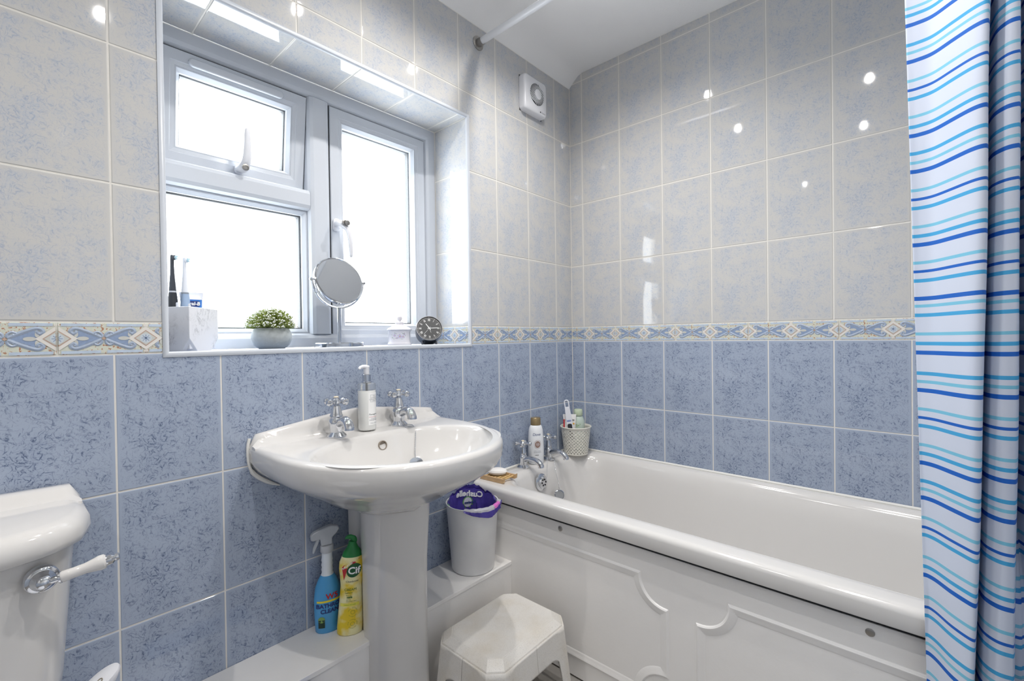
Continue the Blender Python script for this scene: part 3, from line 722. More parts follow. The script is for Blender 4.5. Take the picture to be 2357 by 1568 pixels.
ped = thing('basin_pedestal', 'white ceramic pedestal under the wash basin', 'pedestal', (-1.170, 0, 0))
def pring(wf, wb, yf, z, yb=-.035):
    pts = [(-wb, yb), (-wb, yb-.04), (-wb-.004, -.11), (-wf, -.155), (-wf-.001, yf+.085), (-wf+.006, yf+.055), (-wf+.030, yf+.020), (-wf+.052, yf+.006), (0, yf), (wf-.052, yf+.006), (wf-.030, yf+.020), (wf-.006, yf+.055), (wf+.001, yf+.085), (wf, -.155), (wb+.004, -.11), (wb, yb-.04), (wb, yb)]
    return [(x, y, z) for x, y in pts]
m = MB(); m.loft([pring(.094,.066,-.288,.0), pring(.094,.066,-.288,.03), pring(.088,.063,-.276,.06), pring(.086,.062,-.272,.3), pring(.087,.063,-.274,.5), pring(.091,.065,-.282,.64), pring(.094,.066,-.288,.688)], True, True)
m.build('column', MT['ceramic'], ped, ang=24, bevel=.0)

# ================================================================== PIPE BOXING
def boxing(x0, x1, label):
    b = thing('pipe_boxing', label, 'boxing', ((x0+x1)/2, 0, 0), 0, 'white pipe boxing along the window wall')
    c = (x0+x1)/2
    MB().box(x0-c, x1-c, -.182, -.0005, .285, .298).build('top_board', MT['panel'], b, bevel=.001, smooth=False)
    MB().box(x0-c, x1-c, -.1795, -.166, .0, .2838).build('front_board', MT['panel'], b, smooth=False)
    if x0 < -1.5: MB().box(x0-c, x0-c+.012, -.1655, -.0005, .0, .2838).build('end_board', MT['panel'], b, smooth=False)
boxing(-1.895, -1.2435, 'white boxing ledge left of the pedestal carrying the cleaning bottles')
boxing(-1.0965, PX-.0005, 'white boxing ledge right of the pedestal carrying the bin')

# ================================================================== TOILET
toi = thing('toilet', 'white ceramic toilet with lever cistern at the left edge', 'toilet', (-2.035, 0, 0))
def cring(hw, yf, z, yb=-.012, r=.045, bow=.03):
    pts = []
    k = 28
    for i in range(k+1):
        x = -hw+2*hw*i/k
        t = abs(x)/hw
        e = max(0, (abs(x)-(hw-r))/r)
        pts.append((x, yf+bow*t*t+r*(1-math.sqrt(max(0, 1-e*e))), z))
    pts += [(hw, yb-.02, z), (hw-.01, yb, z), (-hw+.01, yb, z), (-hw, yb-.02, z)]
    return pts
m = MB(); m.loft([cring(.165,-.165,.40), cring(.178,-.185,.43), cring(.188,-.196,.52), cring(.200,-.206,.70), cring(.206,-.210,.772)], True, True); cist = m.build('cistern', MT['ceramic'], toi, ang=40)
m = MB(); m.loft([cring(.205,-.206,.760,bow=.04), cring(.221,-.232,.763,r=.07,bow=.045), cring(.227,-.240,.768,r=.07,bow=.045), cring(.229,-.243,.780,r=.07,bow=.045), cring(.228,-.242,.796,r=.07,bow=.045), cring(.223,-.234,.808,r=.07,bow=.045), cring(.212,-.218,.814,r=.07,bow=.045), cring(.20,-.08,.817,r=.02,bow=.0), cring(.19,-.060,.818,r=.02,bow=.0)], True, True)
m.build('cistern_lid', MT['ceramic'], toi, ang=50)
m = MB(); rr = []
for i in range(33):
    x = -.222+.444*i/32; e = 1-abs(x)/.222; zt = .815+.023*min(1, e/.06)**.5 + .006*e
    rr.append([(x,-.008,.80),(x,-.008,zt-.003),(x,-.014,zt),(x,-.032,zt),(x,-.040,zt-.004),(x,-.048,(zt+.815)/2-.003),(x,-.062,.815),(x,-.075,.812),(x,-.075,.80)])
m.loft(rr, True, True); m.build('lid_ridge', MT['ceramic'], toi, ang=60)
# lever
hub = Vector((.160, -.206, .728))
R = Matrix.Translation(hub) @ Matrix.Rotation(math.radians(6), 4, 'Z') @ Matrix.Rotation(PI/2, 4, 'X')
m = MB().lathe([(.022,-.008),(.022,.003),(.0205,.006),(.0165,.008),(.0158,.011),(.0125,.015),(.012,.019),(.0095,.025),(.005,.028),(0,.0285)], 30, mat=R)
lev = m.build('flush_lever_base', MT['chrome'], toi)
d = Vector((.090, -.018, .017)).normalized(); s0 = hub+Vector((.006, -.021, .0))
def along(prof, n=18):
    q = Vector((0,0,1)).rotation_difference(d).to_matrix().to_4x4(); prof = [(r_, z_*.86) for r_, z_ in prof]
    return MB().lathe(prof, n, mat=Matrix.Translation(s0) @ q)
along([(.004,0),(.0055,.008),(.0055,.014),(.0095,.016),(.0095,.019),(.006,.021)]).build('lever_neck', MT['chrome'], lev)
along([(.0085,.0192),(.0095,.022),(.0088,.036),(.0090,.055),(.0115,.070),(.0130,.077),(.0125,.084),(.0085,.088)]).build('lever_grip', MT['ceramic'], lev)
along([(.0092,.087),(.0095,.090),(.0090,.096),(.0058,.0995),(.0058,.1015),(.0068,.103),(.0062,.107),(0,.108)]).build('lever_tip', MT['chrome'], lev)
# pan, seat (below the frame)
def pan(ax, ay, yc, z): return [(ax*math.cos(2*PI*i/40), yc+ay*math.sin(2*PI*i/40), z) for i in range(40)]
m = MB(); m.loft([pan(.11,.16,-.32,.0), pan(.105,.155,-.31,.10), pan(.12,.18,-.34,.22), pan(.17,.24,-.40,.34), pan(.18,.255,-.41,.385), pan(.178,.252,-.41,.395), pan(.14,.20,-.42,.39), pan(.12,.17,-.42,.30), pan(.05,.07,-.38,.20)], True, True)
m.build('pan', MT['ceramic'], toi, ang=60)
m = MB(); m.box(-.13, .13, -.25, -.04, .30, .402); m.build('pan_shelf', MT['ceramic'], toi, bevel=.02, seg=3)
m = MB(); m.loft([pan(.183,.258,-.42,.398), pan(.188,.263,-.42,.404), pan(.186,.26,-.42,.420), pan(.17,.24,-.42,.430), pan(.10,.14,-.42,.434)], True, True); m.build('seat_lid', MT['plastic_white'], toi, ang=60)

# ================================================================== SHOWER CURTAIN AND ROD
rod = thing('shower_curtain_rod', 'white shower curtain rod held by a steel bracket on the tiled wall', 'rod', (-.634, 0, 2.292))
MB().tube([(0, -.012, 0), (0, -.9, .002), (0, -1.8, .004)], .0125, 16).build('rod', plain('rod_white', '#e6e8ec', .3), rod)
m = MB(); Rm = Matrix.Rotation(PI/2, 4, 'X')
m.lathe([(.027,.0),(.027,.003),(.025,.004),(0,.004)], 24, mat=Rm)
ring = []
for r in (.0135, .0160):
    pass
arc = [math.radians(a) for a in range(150, 391, 12)]
sect = lambda y: [(math.cos(a)*.0160, y, math.sin(a)*.0160) for a in arc]+[(math.cos(a)*.0132, y, math.sin(a)*.0132) for a in reversed(arc)]
m.loft([sect(-.003), sect(-.026)], True, True)
m.build('bracket', MT['steel'], rod)

cm = []
def cloth(name, col):
    mt, nt, b = newmat(name); L = nt.links
    b.inputs['Base Color'].default_value = lin(col); b.inputs['Roughness'].default_value = .55; b.inputs['Specular IOR Level'].default_value = .25
    tl = N(nt, 'ShaderNodeBsdfTranslucent'); tl.inputs[0].default_value = lin(col)
    tc = N(nt, 'ShaderNodeTexCoord'); n = N(nt, 'ShaderNodeTexNoise', ins={'Scale': 900.0, 'Detail': 2.0}); L.new(tc.outputs['Object'], n.inputs['Vector'])
    bp = N(nt, 'ShaderNodeBump', ins={'Strength': .06, 'Distance': .0005}); L.new(n.outputs['Fac'], bp.inputs['Height']); L.new(bp.outputs[0], b.inputs['Normal'])
    mx = N(nt, 'ShaderNodeMixShader'); mx.inputs[0].default_value = .22
    L.new(b.outputs[0], mx.inputs[1]); L.new(tl.outputs[0], mx.inputs[2]); L.new(mx.outputs[0], nt.nodes['Material Output'].inputs[0])
    return mt
cm = [cloth('curtain_white', '#d0d7e6'), cloth('curtain_teal', '#7fc4de'), cloth('curtain_mid', '#4aa8da'), cloth('curtain_dark', '#2467c4')]
stripes = [(1.9462,'t'),(1.9293,'m'),(1.9105,'d'),(1.8665,'t'),(1.8497,'k'),(1.832,'m'),(1.7892,'t'),(1.7744,'m'),(1.754,'d'),(1.7133,'m'),(1.6967,'t'),(1.6783,'d'),(1.6388,'t'),(1.6196,'k'),(1.6013,'m'),(1.5639,'t'),(1.543,'m'),(1.5248,'d'),(1.4877,'m'),(1.4687,'t'),(1.4506,'d'),(1.4119,'t'),(1.3931,'k'),(1.3751,'m'),(1.3367,'t'),(1.3179,'m'),(1.3001,'d'),(1.2637,'t'),(1.246,'k'),(1.2274,'m'),(1.1912,'d'),(1.1763,'t'),(1.1578,'m'),(1.1201,'t'),(1.1009,'m'),(1.0825,'d'),(1.0408,'m'),(1.0243,'t'),(1.0069,'d'),(0.9689,'t'),(0.9517,'k'),(0.9353,'m'),(0.8975,'t'),(0.8804,'m'),(0.8616,'d'),(0.8258,'m'),(0.8097,'t'),(0.7927,'d'),(0.7538,'t'),(0.7352,'k'),(0.7201,'m'),(0.6772,'t'),(0.6588,'m'),(0.6421,'d'),(0.6012,'t'),(0.5813,'k'),(0.5647,'m'),(0.5267,'m'),(0.5102,'t'),(0.4921,'d'),(0.4552,'t'),(0.4388,'k'),(0.4225,'m'),(0.3858,'t'),(0.3696,'m'),(0.3534,'d'),(0.317,'t'),(0.3009,'k'),(0.2848,'m'),(0.2487,'d'),(0.2327,'t'),(0.2167,'m')]   # heights of the printed stripes
wdt = {'t': .0062, 'm': .0072, 'd': .0082, 'k': .0056}; cix = {'t': 1, 'm': 2, 'd': 3, 'k': 3}
ZT, ZB = 2.262, .11
bands = []; z = ZT
for zc, k in stripes:
    a, b = zc+wdt[k]/2, zc-wdt[k]/2
    if a > z-1e-4 or b < ZB: continue
    bands.append((z, a, 0)); bands.append((a, b, cix[k])); z = b
bands.append((z, ZB, 0))
top = [(-0.6583,-1.2842,0),(-0.6582,-1.3004,0),(-0.6637,-1.3265,0),(-0.692,-1.3567,0),(-0.7157,-1.3816,0),(-0.7218,-1.3983,0),(-0.7098,-1.4058,0),(-0.6734,-1.4083,0),(-0.6234,-1.4082,0),(-0.5903,-1.4084,0),(-0.6146,-1.4107,0),(-0.6692,-1.4159,0),(-0.6917,-1.4274,0),(-0.6904,-1.4392,0),(-0.6715,-1.4455,0),(-0.5972,-1.4522,0),(-0.5618,-1.4549,0),(-0.5916,-1.4584,0),(-0.6448,-1.4724,0),(-0.6691,-1.4894,0),(-0.6477,-1.4985,0),(-0.5478,-1.5072,0),(-0.4965,-1.5203,0),(-0.5816,-1.5282,0),(-0.618,-1.5464,0),(-0.5495,-1.564,0)]   # plan of the folds at z = 1.82
bot = [(-0.7132,-1.3127,0),(-0.7181,-1.3183,0),(-0.7337,-1.3285,0),(-0.7656,-1.3452,0),(-0.786,-1.3611,0),(-0.7898,-1.3706,0),(-0.7805,-1.3754,0),(-0.7487,-1.3779,0),(-0.7181,-1.3775,0),(-0.6931,-1.3778,0),(-0.7165,-1.3793,0),(-0.7545,-1.3851,0),(-0.7716,-1.3992,0),(-0.7686,-1.4163,0),(-0.7535,-1.4249,0),(-0.6871,-1.4327,0),(-0.6599,-1.4355,0),(-0.6829,-1.4374,0),(-0.7225,-1.4484,0),(-0.7455,-1.4641,0),(-0.7246,-1.4736,0),(-0.6445,-1.4803,0),(-0.5968,-1.4921,0),(-0.6732,-1.5034,0),(-0.7068,-1.521,0),(-0.643,-1.5371,0)]   # and at z = 0.46
NS = 150
pt_, pb_ = spline(top, NS), spline(bot, NS)
m = MB()
zs = [ZT]; mi = []
for a, b, k in bands:
    n = max(1, int((a-b)/.02))
    for i in range(n): zs.append(a+(b-a)*(i+1)/n); mi.append(k)
for z in zs:
    t = (1.8245-z)/1.3718
    row = []
    for j in range(NS):
        tt = max(-.35, min(1.1, t)); p = pt_[j].lerp(pb_[j], tt)
        u = j/NS
        wv = .004*math.sin(z*5.2+u*9)+.0025*math.sin(z*11+u*23)
        if z < .80: p = Vector((min(p.x, -.712+max(0, z-.62)*.4), p.y, 0))        # hangs outside the bath rim
        row.append((p.x-wv*.7, p.y-wv*.3*math.sin(u*30), z+.0035*math.sin(u*17+.8)*math.sin(z*3)))
    m.v += [Vector(q) for q in row]
for i in range(len(zs)-1):
    for j in range(NS-1):
        m.f.append((i*NS+j, i*NS+j+1, (i+1)*NS+j+1, (i+1)*NS+j)); m.m.append(mi[i])
cur = thing('shower_curtain', 'white shower curtain with blue and turquoise horizontal stripes hanging from the rod', 'curtain', (0,0,0))
c = m.build('curtain', cm, cur, ang=80)
so = c.modifiers.new('thick', 'SOLIDIFY'); so.thickness = .0007; so.offset = 0
for j in range(0, NS, 13):
    p = pt_[j].lerp(pb_[j], -.2)
    mm = MB().tube([(-.634+.020*math.sin(a*PI/8), p.y, 2.285+.026*math.cos(a*PI/8)) for a in range(17)], .002, 6); mm.build('curtain_ring', MT['plastic_white'], cur)

# ================================================================== EXTRACTOR FAN
FZ_, FXc = 2.196, -.309
fan = thing('extractor_fan', 'square white extractor fan with round grille below the ceiling corner', 'fan', (FXc, 0, FZ_))
m = MB(); hw = .078
m.loft([[(p.x, y, p.y) for p in rrect(-hw+i, hw-i, -hw+i, hw-i, .016, 6)] for y, i in ((-.001,0),(-.024,0),(-.031,.0025),(-.035,.009))], True, True)
m.build('housing', MT['plastic_white'], fan, ang=50)
MB().box(-hw+.001, hw-.001, -.0015, .0, -hw+.001, hw-.001).build('backplate', MT['black_gap'], fan, smooth=False)
MB().lathe([(.047,.0352),(.047,.0356),(0,.0356)], 36, mat=Matrix.Rotation(PI/2, 4, 'X'), c=(.004,0,.006)).build('grille_recess', plain('fan_dark', '#33363b', .6), fan)
ca, sa = math.cos(math.radians(-40)), math.sin(math.radians(-40))
for i in range(11):
    d_ = -.0425+.0085*i; hl = math.sqrt(max(0, .050**2-d_*d_))
    pth = [(.004+ca*t*hl-sa*(d_+.004*math.sin(t*2.6)), -.0385, .006+sa*t*hl+ca*(d_+.004*math.sin(t*2.6))) for t in (-1,-.6,-.2,.2,.6,1)]
    MB().tube(pth, [.0005,.0016,.0020,.0020,.0016,.0005], 8, flat=1.0).build('slat', MT['plastic_white'], fan)
MB().lathe([(.022,.036),(.022,.0415),(.020,.0425),(0,.0428)], 28, mat=Matrix.Rotation(PI/2, 4, 'X'), c=(.006,0,.006)).build('grille_cap', MT['plastic_white'], fan)
tv, tf = text2d('Xpelair', .0095)
MB().add([(p.x+.050, -.0353, p.y-.063) for p in tv], tf).build('logo', plain('fan_logo', '#55585e', .5), fan, smooth=False)
MB().lathe([(.0035,.0352),(.0035,.0356),(.0026,.0356),(.0026,.0352)], 14, mat=Matrix.Rotation(PI/2, 4, 'X'), c=(.028,0,-.063)).build('logo_mark', plain('fan_logo2', '#55585e', .5), fan)

# ================================================================== CEILING DOWNLIGHTS
def emit(name, col, s):
    mt, nt, b = newmat(name)
    b.inputs['Base Color'].default_value = (1,1,1,1); b.inputs['Emission Color'].default_value = lin(col); b.inputs['Emission Strength'].default_value = s; return mt
lm = emit('lamp_lens', '#fff9f2', LAMP)
for x, y, lb in ((-.605, -.47, 'recessed downlight in the ceiling above the bath tap end'), (-1.14, -.47, 'recessed downlight in the ceiling in front of the window'), (-1.64, -1.05, 'recessed downlight in the ceiling near the camera'), (-1.00, -1.12, 'recessed downlight in the ceiling in the middle of the room'), (-2.70, -.57, 'recessed downlight in the ceiling beyond the toilet')):
    d_ = thing('ceiling_downlight', lb, 'downlight', (x, y, CEIL), 0, 'recessed ceiling downlights')
    MB().lathe([(.042,0),(.042,-.003),(.0155,-.005),(.0155,.0)], 28).build('bezel', MT['chrome'], d_)
    MB().lathe([(0,-.0035),(.0140,-.0035),(.0140,-.002),(0,-.002)], 24).build('lens', lm, d_)
    sp_ = bpy.data.lights.new('downlight_beam', 'SPOT'); sp_.energy = BEAM; sp_.spot_size = math.radians(155); sp_.spot_blend = 1.0; sp_.shadow_soft_size = .014; sp_.color = (1, .965, .92)
    so2 = bpy.data.objects.new('downlight_beam', sp_); COL.objects.link(so2); so2.parent = d_; so2.location = (0, 0, -.024)
# ================================================================== SMALL THINGS
def flatlabel(parent, name, verts, faces, mat, fn):
    """verts in a 2D label plane mapped on a surface by fn(x,y)->Vector"""
    MB().add([fn(p[0], p[1]) for p in verts], faces).build(name, mat, parent, smooth=False, fix=False)
def gridpatch(x0, x1, y0, y1, nx, ny):
    v = [(x0+(x1-x0)*i/nx, y0+(y1-y0)*j/ny) for j in range(ny+1) for i in range(nx+1)]
    f = [(j*(nx+1)+i, j*(nx+1)+i+1, (j+1)*(nx+1)+i+1, (j+1)*(nx+1)+i) for j in range(ny) for i in range(nx)]
    return v, f
def toward(x, y):        # rotation about z that turns local -y to the middle of the room seen by the camera
    return math.atan2(CAM.y-y, CAM.x-x)+PI/2
ink = plain('grey_ink', '#8d8f97', .5); ink_dark = plain('dark_ink', '#2b2f3a', .5); ink_white = plain('white_ink', '#f2f2f2', .5)
ink_navy = plain('navy_ink', '#243a78', .5); ink_red = plain('red_ink', '#b8262d', .5); ink_green = plain('green_ink', '#2f6b35', .5)

def marks(par, x0, x1, y, h, mat, fn, seed=1):
    """a line of print too small to read: a row of tiny strokes"""
    r_ = random.Random(seed); x = x0; v, f = [], []
    while x < x1:
        w_ = r_.uniform(.0006, .0022); o = len(v); n_ = 2
        v += [(x, y-h/2), (x+w_, y-h/2), (x+w_, y+h/2), (x, y+h/2)]; f.append((o, o+1, o+2, o+3)); x += w_+r_.uniform(.0004, .0012)
    flatlabel(par, 'print', v, f, mat, fn)

# ---- marble toothbrush holder on the sill
SZ = WZ0
mm_, nt, b = newmat('white_marble'); L = nt.links
tc = N(nt, 'ShaderNodeTexCoord'); mp = N(nt, 'ShaderNodeMapping'); mp.inputs['Scale'].default_value = (1.6, 1.6, .7); mp.inputs['Rotation'].default_value = (.3, .4, .2); L.new(tc.outputs['Object'], mp.inputs[0])
n1 = N(nt, 'ShaderNodeTexNoise', ins={'Scale': 26.0, 'Detail': 9.0, 'Roughness': .68, 'Distortion': 1.6}); L.new(mp.outputs[0], n1.inputs['Vector'])
n2 = N(nt, 'ShaderNodeTexNoise', ins={'Scale': 11.0, 'Detail': 3.0}); L.new(tc.outputs['Object'], n2.inputs['Vector'])
ra = ramp(nt, n1.outputs['Fac'], [(.47, (0,0,0,1)), (.5, (1,1,1,1)), (.53, (0,0,0,1))]); rb = ramp(nt, n2.outputs['Fac'], [(.48, (0,0,0,1)), (.66, (1,1,1,1))])
mu = N(nt, 'ShaderNodeMath', operation='MULTIPLY'); L.new(ra.outputs[0], mu.inputs[0]); L.new(rb.outputs[0], mu.inputs[1])
mx = N(nt, 'ShaderNodeMix', data_type='RGBA'); mx.inputs[6].default_value = lin('#e4e5ea'); mx.inputs[7].default_value = lin('#6f727a'); L.new(mu.outputs[0], mx.inputs[0]); L.new(mx.outputs[2], b.inputs['Base Color']); b.inputs['Roughness'].default_value = .25
K = Vector((-1.603, .046, SZ)); ang_h = math.radians(32)
hold = thing('toothbrush_holder', 'faceted white marble holder with grey veins on the sill', 'holder', K, ang_h)
s = .089; hh = .113; c = .024; tk = .005
bot_ = [(c,0,0),(s-c,0,0),(s,c,0),(s,s-c,0),(s-c,s,0),(c,s,0),(0,s-c,0),(0,c,0)]
zc_ = .034
m = MB()
lo = [(c,0,0),(s-c,0,0),(s,c,0),(s,s-c,0),(s-c,s,0),(c,s,0),(0,s-c,0),(0,c,0)]
v8 = lo+[(0,0,zc_),(s,0,zc_),(s,s,zc_),(0,s,zc_),(0,0,hh),(s,0,hh-.004),(s,s,hh),(0,s,hh),(tk,tk,hh),(s-tk,tk,hh-.004),(s-tk,s-tk,hh),(tk,s-tk,hh),(tk,tk,.006),(s-tk,tk,.006),(s-tk,s-tk,.006),(tk,s-tk,.006)]
f8 = [(7,6,5,4,3,2,1,0),(0,8,7),(1,2,9),(3,4,10),(5,6,11),(0,1,9,13,12,8),(2,3,10,14,13,9),(4,5,11,15,14,10),(6,7,8,12,15,11),(12,13,17,16),(13,14,18,17),(14,15,19,18),(15,12,16,19),(16,17,21,20),(17,18,22,21),(18,19,23,22),(19,16,20,23),(20,21,22,23)]
m.add(v8, f8); m.build('body', mm_, hold, smooth=False, bevel=.0012)
Rh = Matrix.Translation(K) @ Matrix.Rotation(ang_h, 4, 'Z')
def toothbrush(lx, ly, lean, bodycol, headcol, label, top, bandcol):
    p = Rh @ Vector((lx, ly, .0075))
    t = thing('electric_toothbrush', label, 'toothbrush', p, toward(p.x, p.y)+.9, 'electric toothbrushes in the holder')
    t.rotation_euler = (lean[0], lean[1], t.rotation_euler[2]); t.scale = (.82, .82, 1)
    bm_, hm = plain(bodycol+'_grip', bodycol, .35), plain(headcol+'_neck', headcol, .3)
    k = top/.24
    MB().lathe([(.012,0),(.0135,.01),(.0140,.06),(.0138,.10*k),(.0125,.125*k),(.0105,.143*k)], 20).build('grip', bm_, t)
    MB().lathe([(.0107,.1432*k),(.0104,.147*k)], 20).build('band', plain(bandcol+'_band', bandcol, .3), t)
    MB().lathe([(.0102,.1472*k),(.0085,.165*k),(.0062,.190*k),(.0052,.212*k),(.0055,.222*k),(.0045,.238*k),(0,.240*k)], 16).build('neck', hm, t)
    MB().lathe([(.006,0),(.0068,.002),(.0068,.005),(.006,.006)], 16, mat=Matrix.Translation((0,-.004,.232*k)) @ Matrix.Rotation(PI/2, 4, 'X')).build('brush_head', hm, t)
    br = MB()
    for i in range(19):
        a = i*2.4; r_ = .0012*math.sqrt(i)
        br.tube([(r_*math.cos(a), -.009, .232*k+r_*math.sin(a)), (r_*1.1*math.cos(a), -.0175-.001*(i % 3), .232*k+r_*1.1*math.sin(a))], .0006, 5)
    br.build('bristles', plain('bristle_pale_blue', '#cfe6ee', .5), t)['kind'] = 'stuff'
    MB().loft([[(p_.x, -.0125-y, p_.y) for p_ in rrect(-.0045, .0045, .075, .118*k, .0042, 5)] for y in (0, .0022)], True, True).build('button_strip', plain(bandcol+'_strip', '#dfe3ea', .3), t)
toothbrush(.019, .066, (0, 0), '#2d3036', '#3a3e46', 'black electric toothbrush in the marble holder', .240, '#c6cad2')
toothbrush(.041, .052, (0, 0), '#9fb4cf', '#e4e7ee', 'pale blue and white electric toothbrush in the marble holder', .236, '#8a939e')
# toothpaste tube standing in the holder
p = Rh @ Vector((.060, .052, .0075)); tp = thing('toothpaste_tube', 'blue and white toothpaste tube standing in the marble holder', 'toothpaste', p, toward(p.x, p.y)+.15)
def tube_sec(a, b_, z): return [(a*math.cos(2*PI*i/28), b_*math.sin(2*PI*i/28), z) for i in range(28)]
MB().loft([tube_sec(.012,.012,0), tube_sec(.012,.012,.018), tube_sec(.016,.015,.021), tube_sec(.022,.015,.06), tube_sec(.0245,.0075,.128)], True, False).build('tube', plain('toothpaste_blue', '#3f7ccb', .25, var=.2, vscale=30), tp)
MB().loft([tube_sec(.0245,.0075,.128), tube_sec(.0258,.0032,.137), tube_sec(.0262,.0015,.142), tube_sec(.0262,.0013,.147)], False, True).build('crimp', plain('toothpaste_white', '#dfe3ee', .3), tp)
def onpaste(x, y):
    t = (y-.06)/(.128-.06); a = .022+.0025*t; bb = .015-.0075*t
    return Vector((x, -bb*math.sqrt(max(0, 1-(x/a)**2))-.0004, y))
gv, gf = gridpatch(-.018, .018, -.0075, .0075, 8, 2)
gv = [(x*(1 if abs(y) < .004 else .86), y) for x, y in gv]
flatlabel(tp, 'logo_panel', [(x, y+.1165) for x, y in gv], gf, ink_navy, onpaste)
tv, tf = text2d('Oral-B', .0125, bold=.0004, shear=.15); flatlabel(tp, 'logo', [(q.x, q.y+.1165) for q in tv], tf, ink_white, lambda x, y: onpaste(x, y)+Vector((0,-.0006,0)))

# ---- flowering plant in a round concrete pot
pot = thing('potted_plant', 'small artificial shrub with white flowers in a round grey pot on the sill', 'plant', (-1.398, .078, SZ))
m = MB().lathe([(.030,0),(.034,.002),(.046,.012),(.0525,.030),(.0520,.043),(.046,.056),(.041,.0605),(.036,.059),(.036,.050),(0,.050)], 40); m.build('pot', plain('grey_concrete', '#aab0b2', .7, var=.22, vscale=70, bump=.4, bscale=260), pot)
MB().lathe([(.036,.049),(.030,.056),(0,.060)], 24).build('soil', plain('dark_moss', '#5b6640', .9), pot)
rnd = random.Random(3)
lf, fl, stem = MB(), MB(), MB()
def hemi():
    a = rnd.uniform(0, 2*PI); ce = rnd.uniform(-.04, 1)
    s_ = math.sqrt(max(0, 1-ce*ce)); return Vector((s_*math.cos(a), s_*math.sin(a), ce))
base = Vector((0, 0, .056))
for i in range(760):
    d = hemi(); Rr = rnd.uniform(.86, 1.04)
    tipp = base+Vector((d.x*.066*Rr, d.y*.066*Rr, .006+d.z*.056*Rr))
    stem.tube([base+d*.012, tipp], [.0006, .0004], 3, cap=False)
    for j in range(8):
        q = tipp-d*rnd.uniform(0, .020); ld = (d*.7+hemi()).normalized(); sd = ld.cross(Vector((rnd.random(), rnd.random(), rnd.random()))).normalized()
        ln, wd_ = rnd.uniform(.0042, .0068), rnd.uniform(.0007, .0012)
        lf.add([q, q+ld*ln*.5+sd*wd_, q+ld*ln, q+ld*ln*.5-sd*wd_], [(0,1,2,3)], rnd.choice((0, 0, 1)))
    if i % 2:
        for j in range(4):
            q = tipp+hemi()*.003; nn = (d+hemi()*.6).normalized(); sd = nn.orthogonal().normalized(); td = nn.cross(sd); r_ = rnd.uniform(.0013, .0021)
            fl.add([q+sd*r_, q+td*r_, q-sd*r_, q-td*r_, q+nn*.0012], [(0,1,4),(1,2,4),(2,3,4),(3,0,4)])
lf.build('foliage', [plain('leaf_green', '#b4c06c', .6, var=.3), plain('leaf_dark', '#98a85a', .6, var=.3)], pot, smooth=False)['kind'] = 'stuff'
stem.build('stems', plain('stem_green', '#7a8a45', .7), pot, smooth=False)['kind'] = 'stuff'
fl.build('flowers', plain('white_blossom', '#eef0ee', .6), pot, smooth=False)['kind'] = 'stuff'

# ---- vanity mirror
mir = thing('vanity_mirror', 'round chrome pedestal mirror tilted upward on the window sill', 'mirror', (-1.190, .085, SZ))
ch = MT['chrome']
MB().lathe([(.074,0),(.076,.002),(.076,.013),(.074,.015),(0,.0155)], 48).build('base', ch, mir)
MB().lathe([(.0062,.011),(.0062,.122),(.007,.124),(.007,.128),(0,.128)], 18).build('stem', ch, mir)
R_m = .0790; MC = Vector((0, 0, .212)); tilt = math.radians(19)
yk = []
for i in range(25):
    a = math.radians(180+i*7.5); yk.append(MC+Vector((.0855*math.cos(a), 0, .0855*math.sin(a))))
MB().tube(yk, .0032, 8).build('yoke', ch, mir)
for sx in (-1, 1):
    MB().lathe([(.003,0),(.003,.006),(.0055,.007),(.0055,.011),(.003,.014),(0,.0145)], 12, mat=Matrix.Translation(MC+Vector((sx*.080,0,0))) @ Matrix.Rotation(sx*PI/2, 4, 'Y')).build('pivot_knob', ch, mir)
Rt = Matrix.Translation(MC) @ Matrix.Rotation(-tilt, 4, 'X') @ Matrix.Rotation(PI/2, 4, 'X')
ringm = MB(); ringm.loft([[Rt @ Vector((r*math.cos(2*PI*i/64), r*math.sin(2*PI*i/64), z)) for i in range(64)] for r, z in ((.0745,.0072),(.0775,.0082),(.0800,.0060),(.0805,0),(.0800,-.0060),(.0775,-.0082),(.0745,-.0072))], loop=True)
ringm.build('rim', ch, mir)
mgl = plain('mirror_glass', '#e9ebee', .015, metal=1.0)
gm = MB(); gm.lathe([(.0752,.0062),(.0752,.0070),(.05,.0070),(0,.0070)], 64, mat=Rt); gm.lathe([(.0752,-.0062),(.0752,-.0070),(0,-.0070)], 64, mat=Rt); gm.build('mirror_glass', mgl, mir)

# ---- porcelain lidded jar
jar = thing('lidded_jar', 'white porcelain jar with lid and purple flower print on the sill', 'jar', (-.952, .100, SZ), toward(-.952, .100)-.10)
def srr(h, r, z): return rrect(-h, h, -h, h, r, 7, z)
por = plain('porcelain', '#dddbe0', .08, coat=.3)
m = MB(); m.loft([srr(.038,.020,0), srr(.0405,.020,.001), srr(.0410,.020,.007), srr(.0395,.020,.0095), srr(.0385,.019,.012), srr(.0375,.019,.020), srr(.0375,.019,.048), srr(.0390,.020,.051), srr(.0385,.020,.054)], True, True); m.build('body', por, jar, ang=50)
m = MB(); m.loft([srr(.0415,.021,.0545), srr(.0425,.021,.057), srr(.0400,.021,.061), srr(.031,.020,.066), srr(.018,.014,.073), srr(.0135,.011,.077), srr(.0150,.0125,.080), srr(.0150,.0125,.083), srr(.010,.009,.0855)], True, True); lid = m.build('lid', por, jar, ang=50)
MB().lathe([(.006,.085),(.005,.088),(.0085,.093),(.010,.098),(.0085,.104),(.004,.107),(0,.1075)], 18).build('knob', por, lid)
fm = [plain('petal_lilac', '#b9a9d8', .4), plain('petal_centre', '#d9b65a', .4), plain('print_leaf', '#7f9a86', .4)]
m = MB(); fr_ = random.Random(5); yy = -.0379
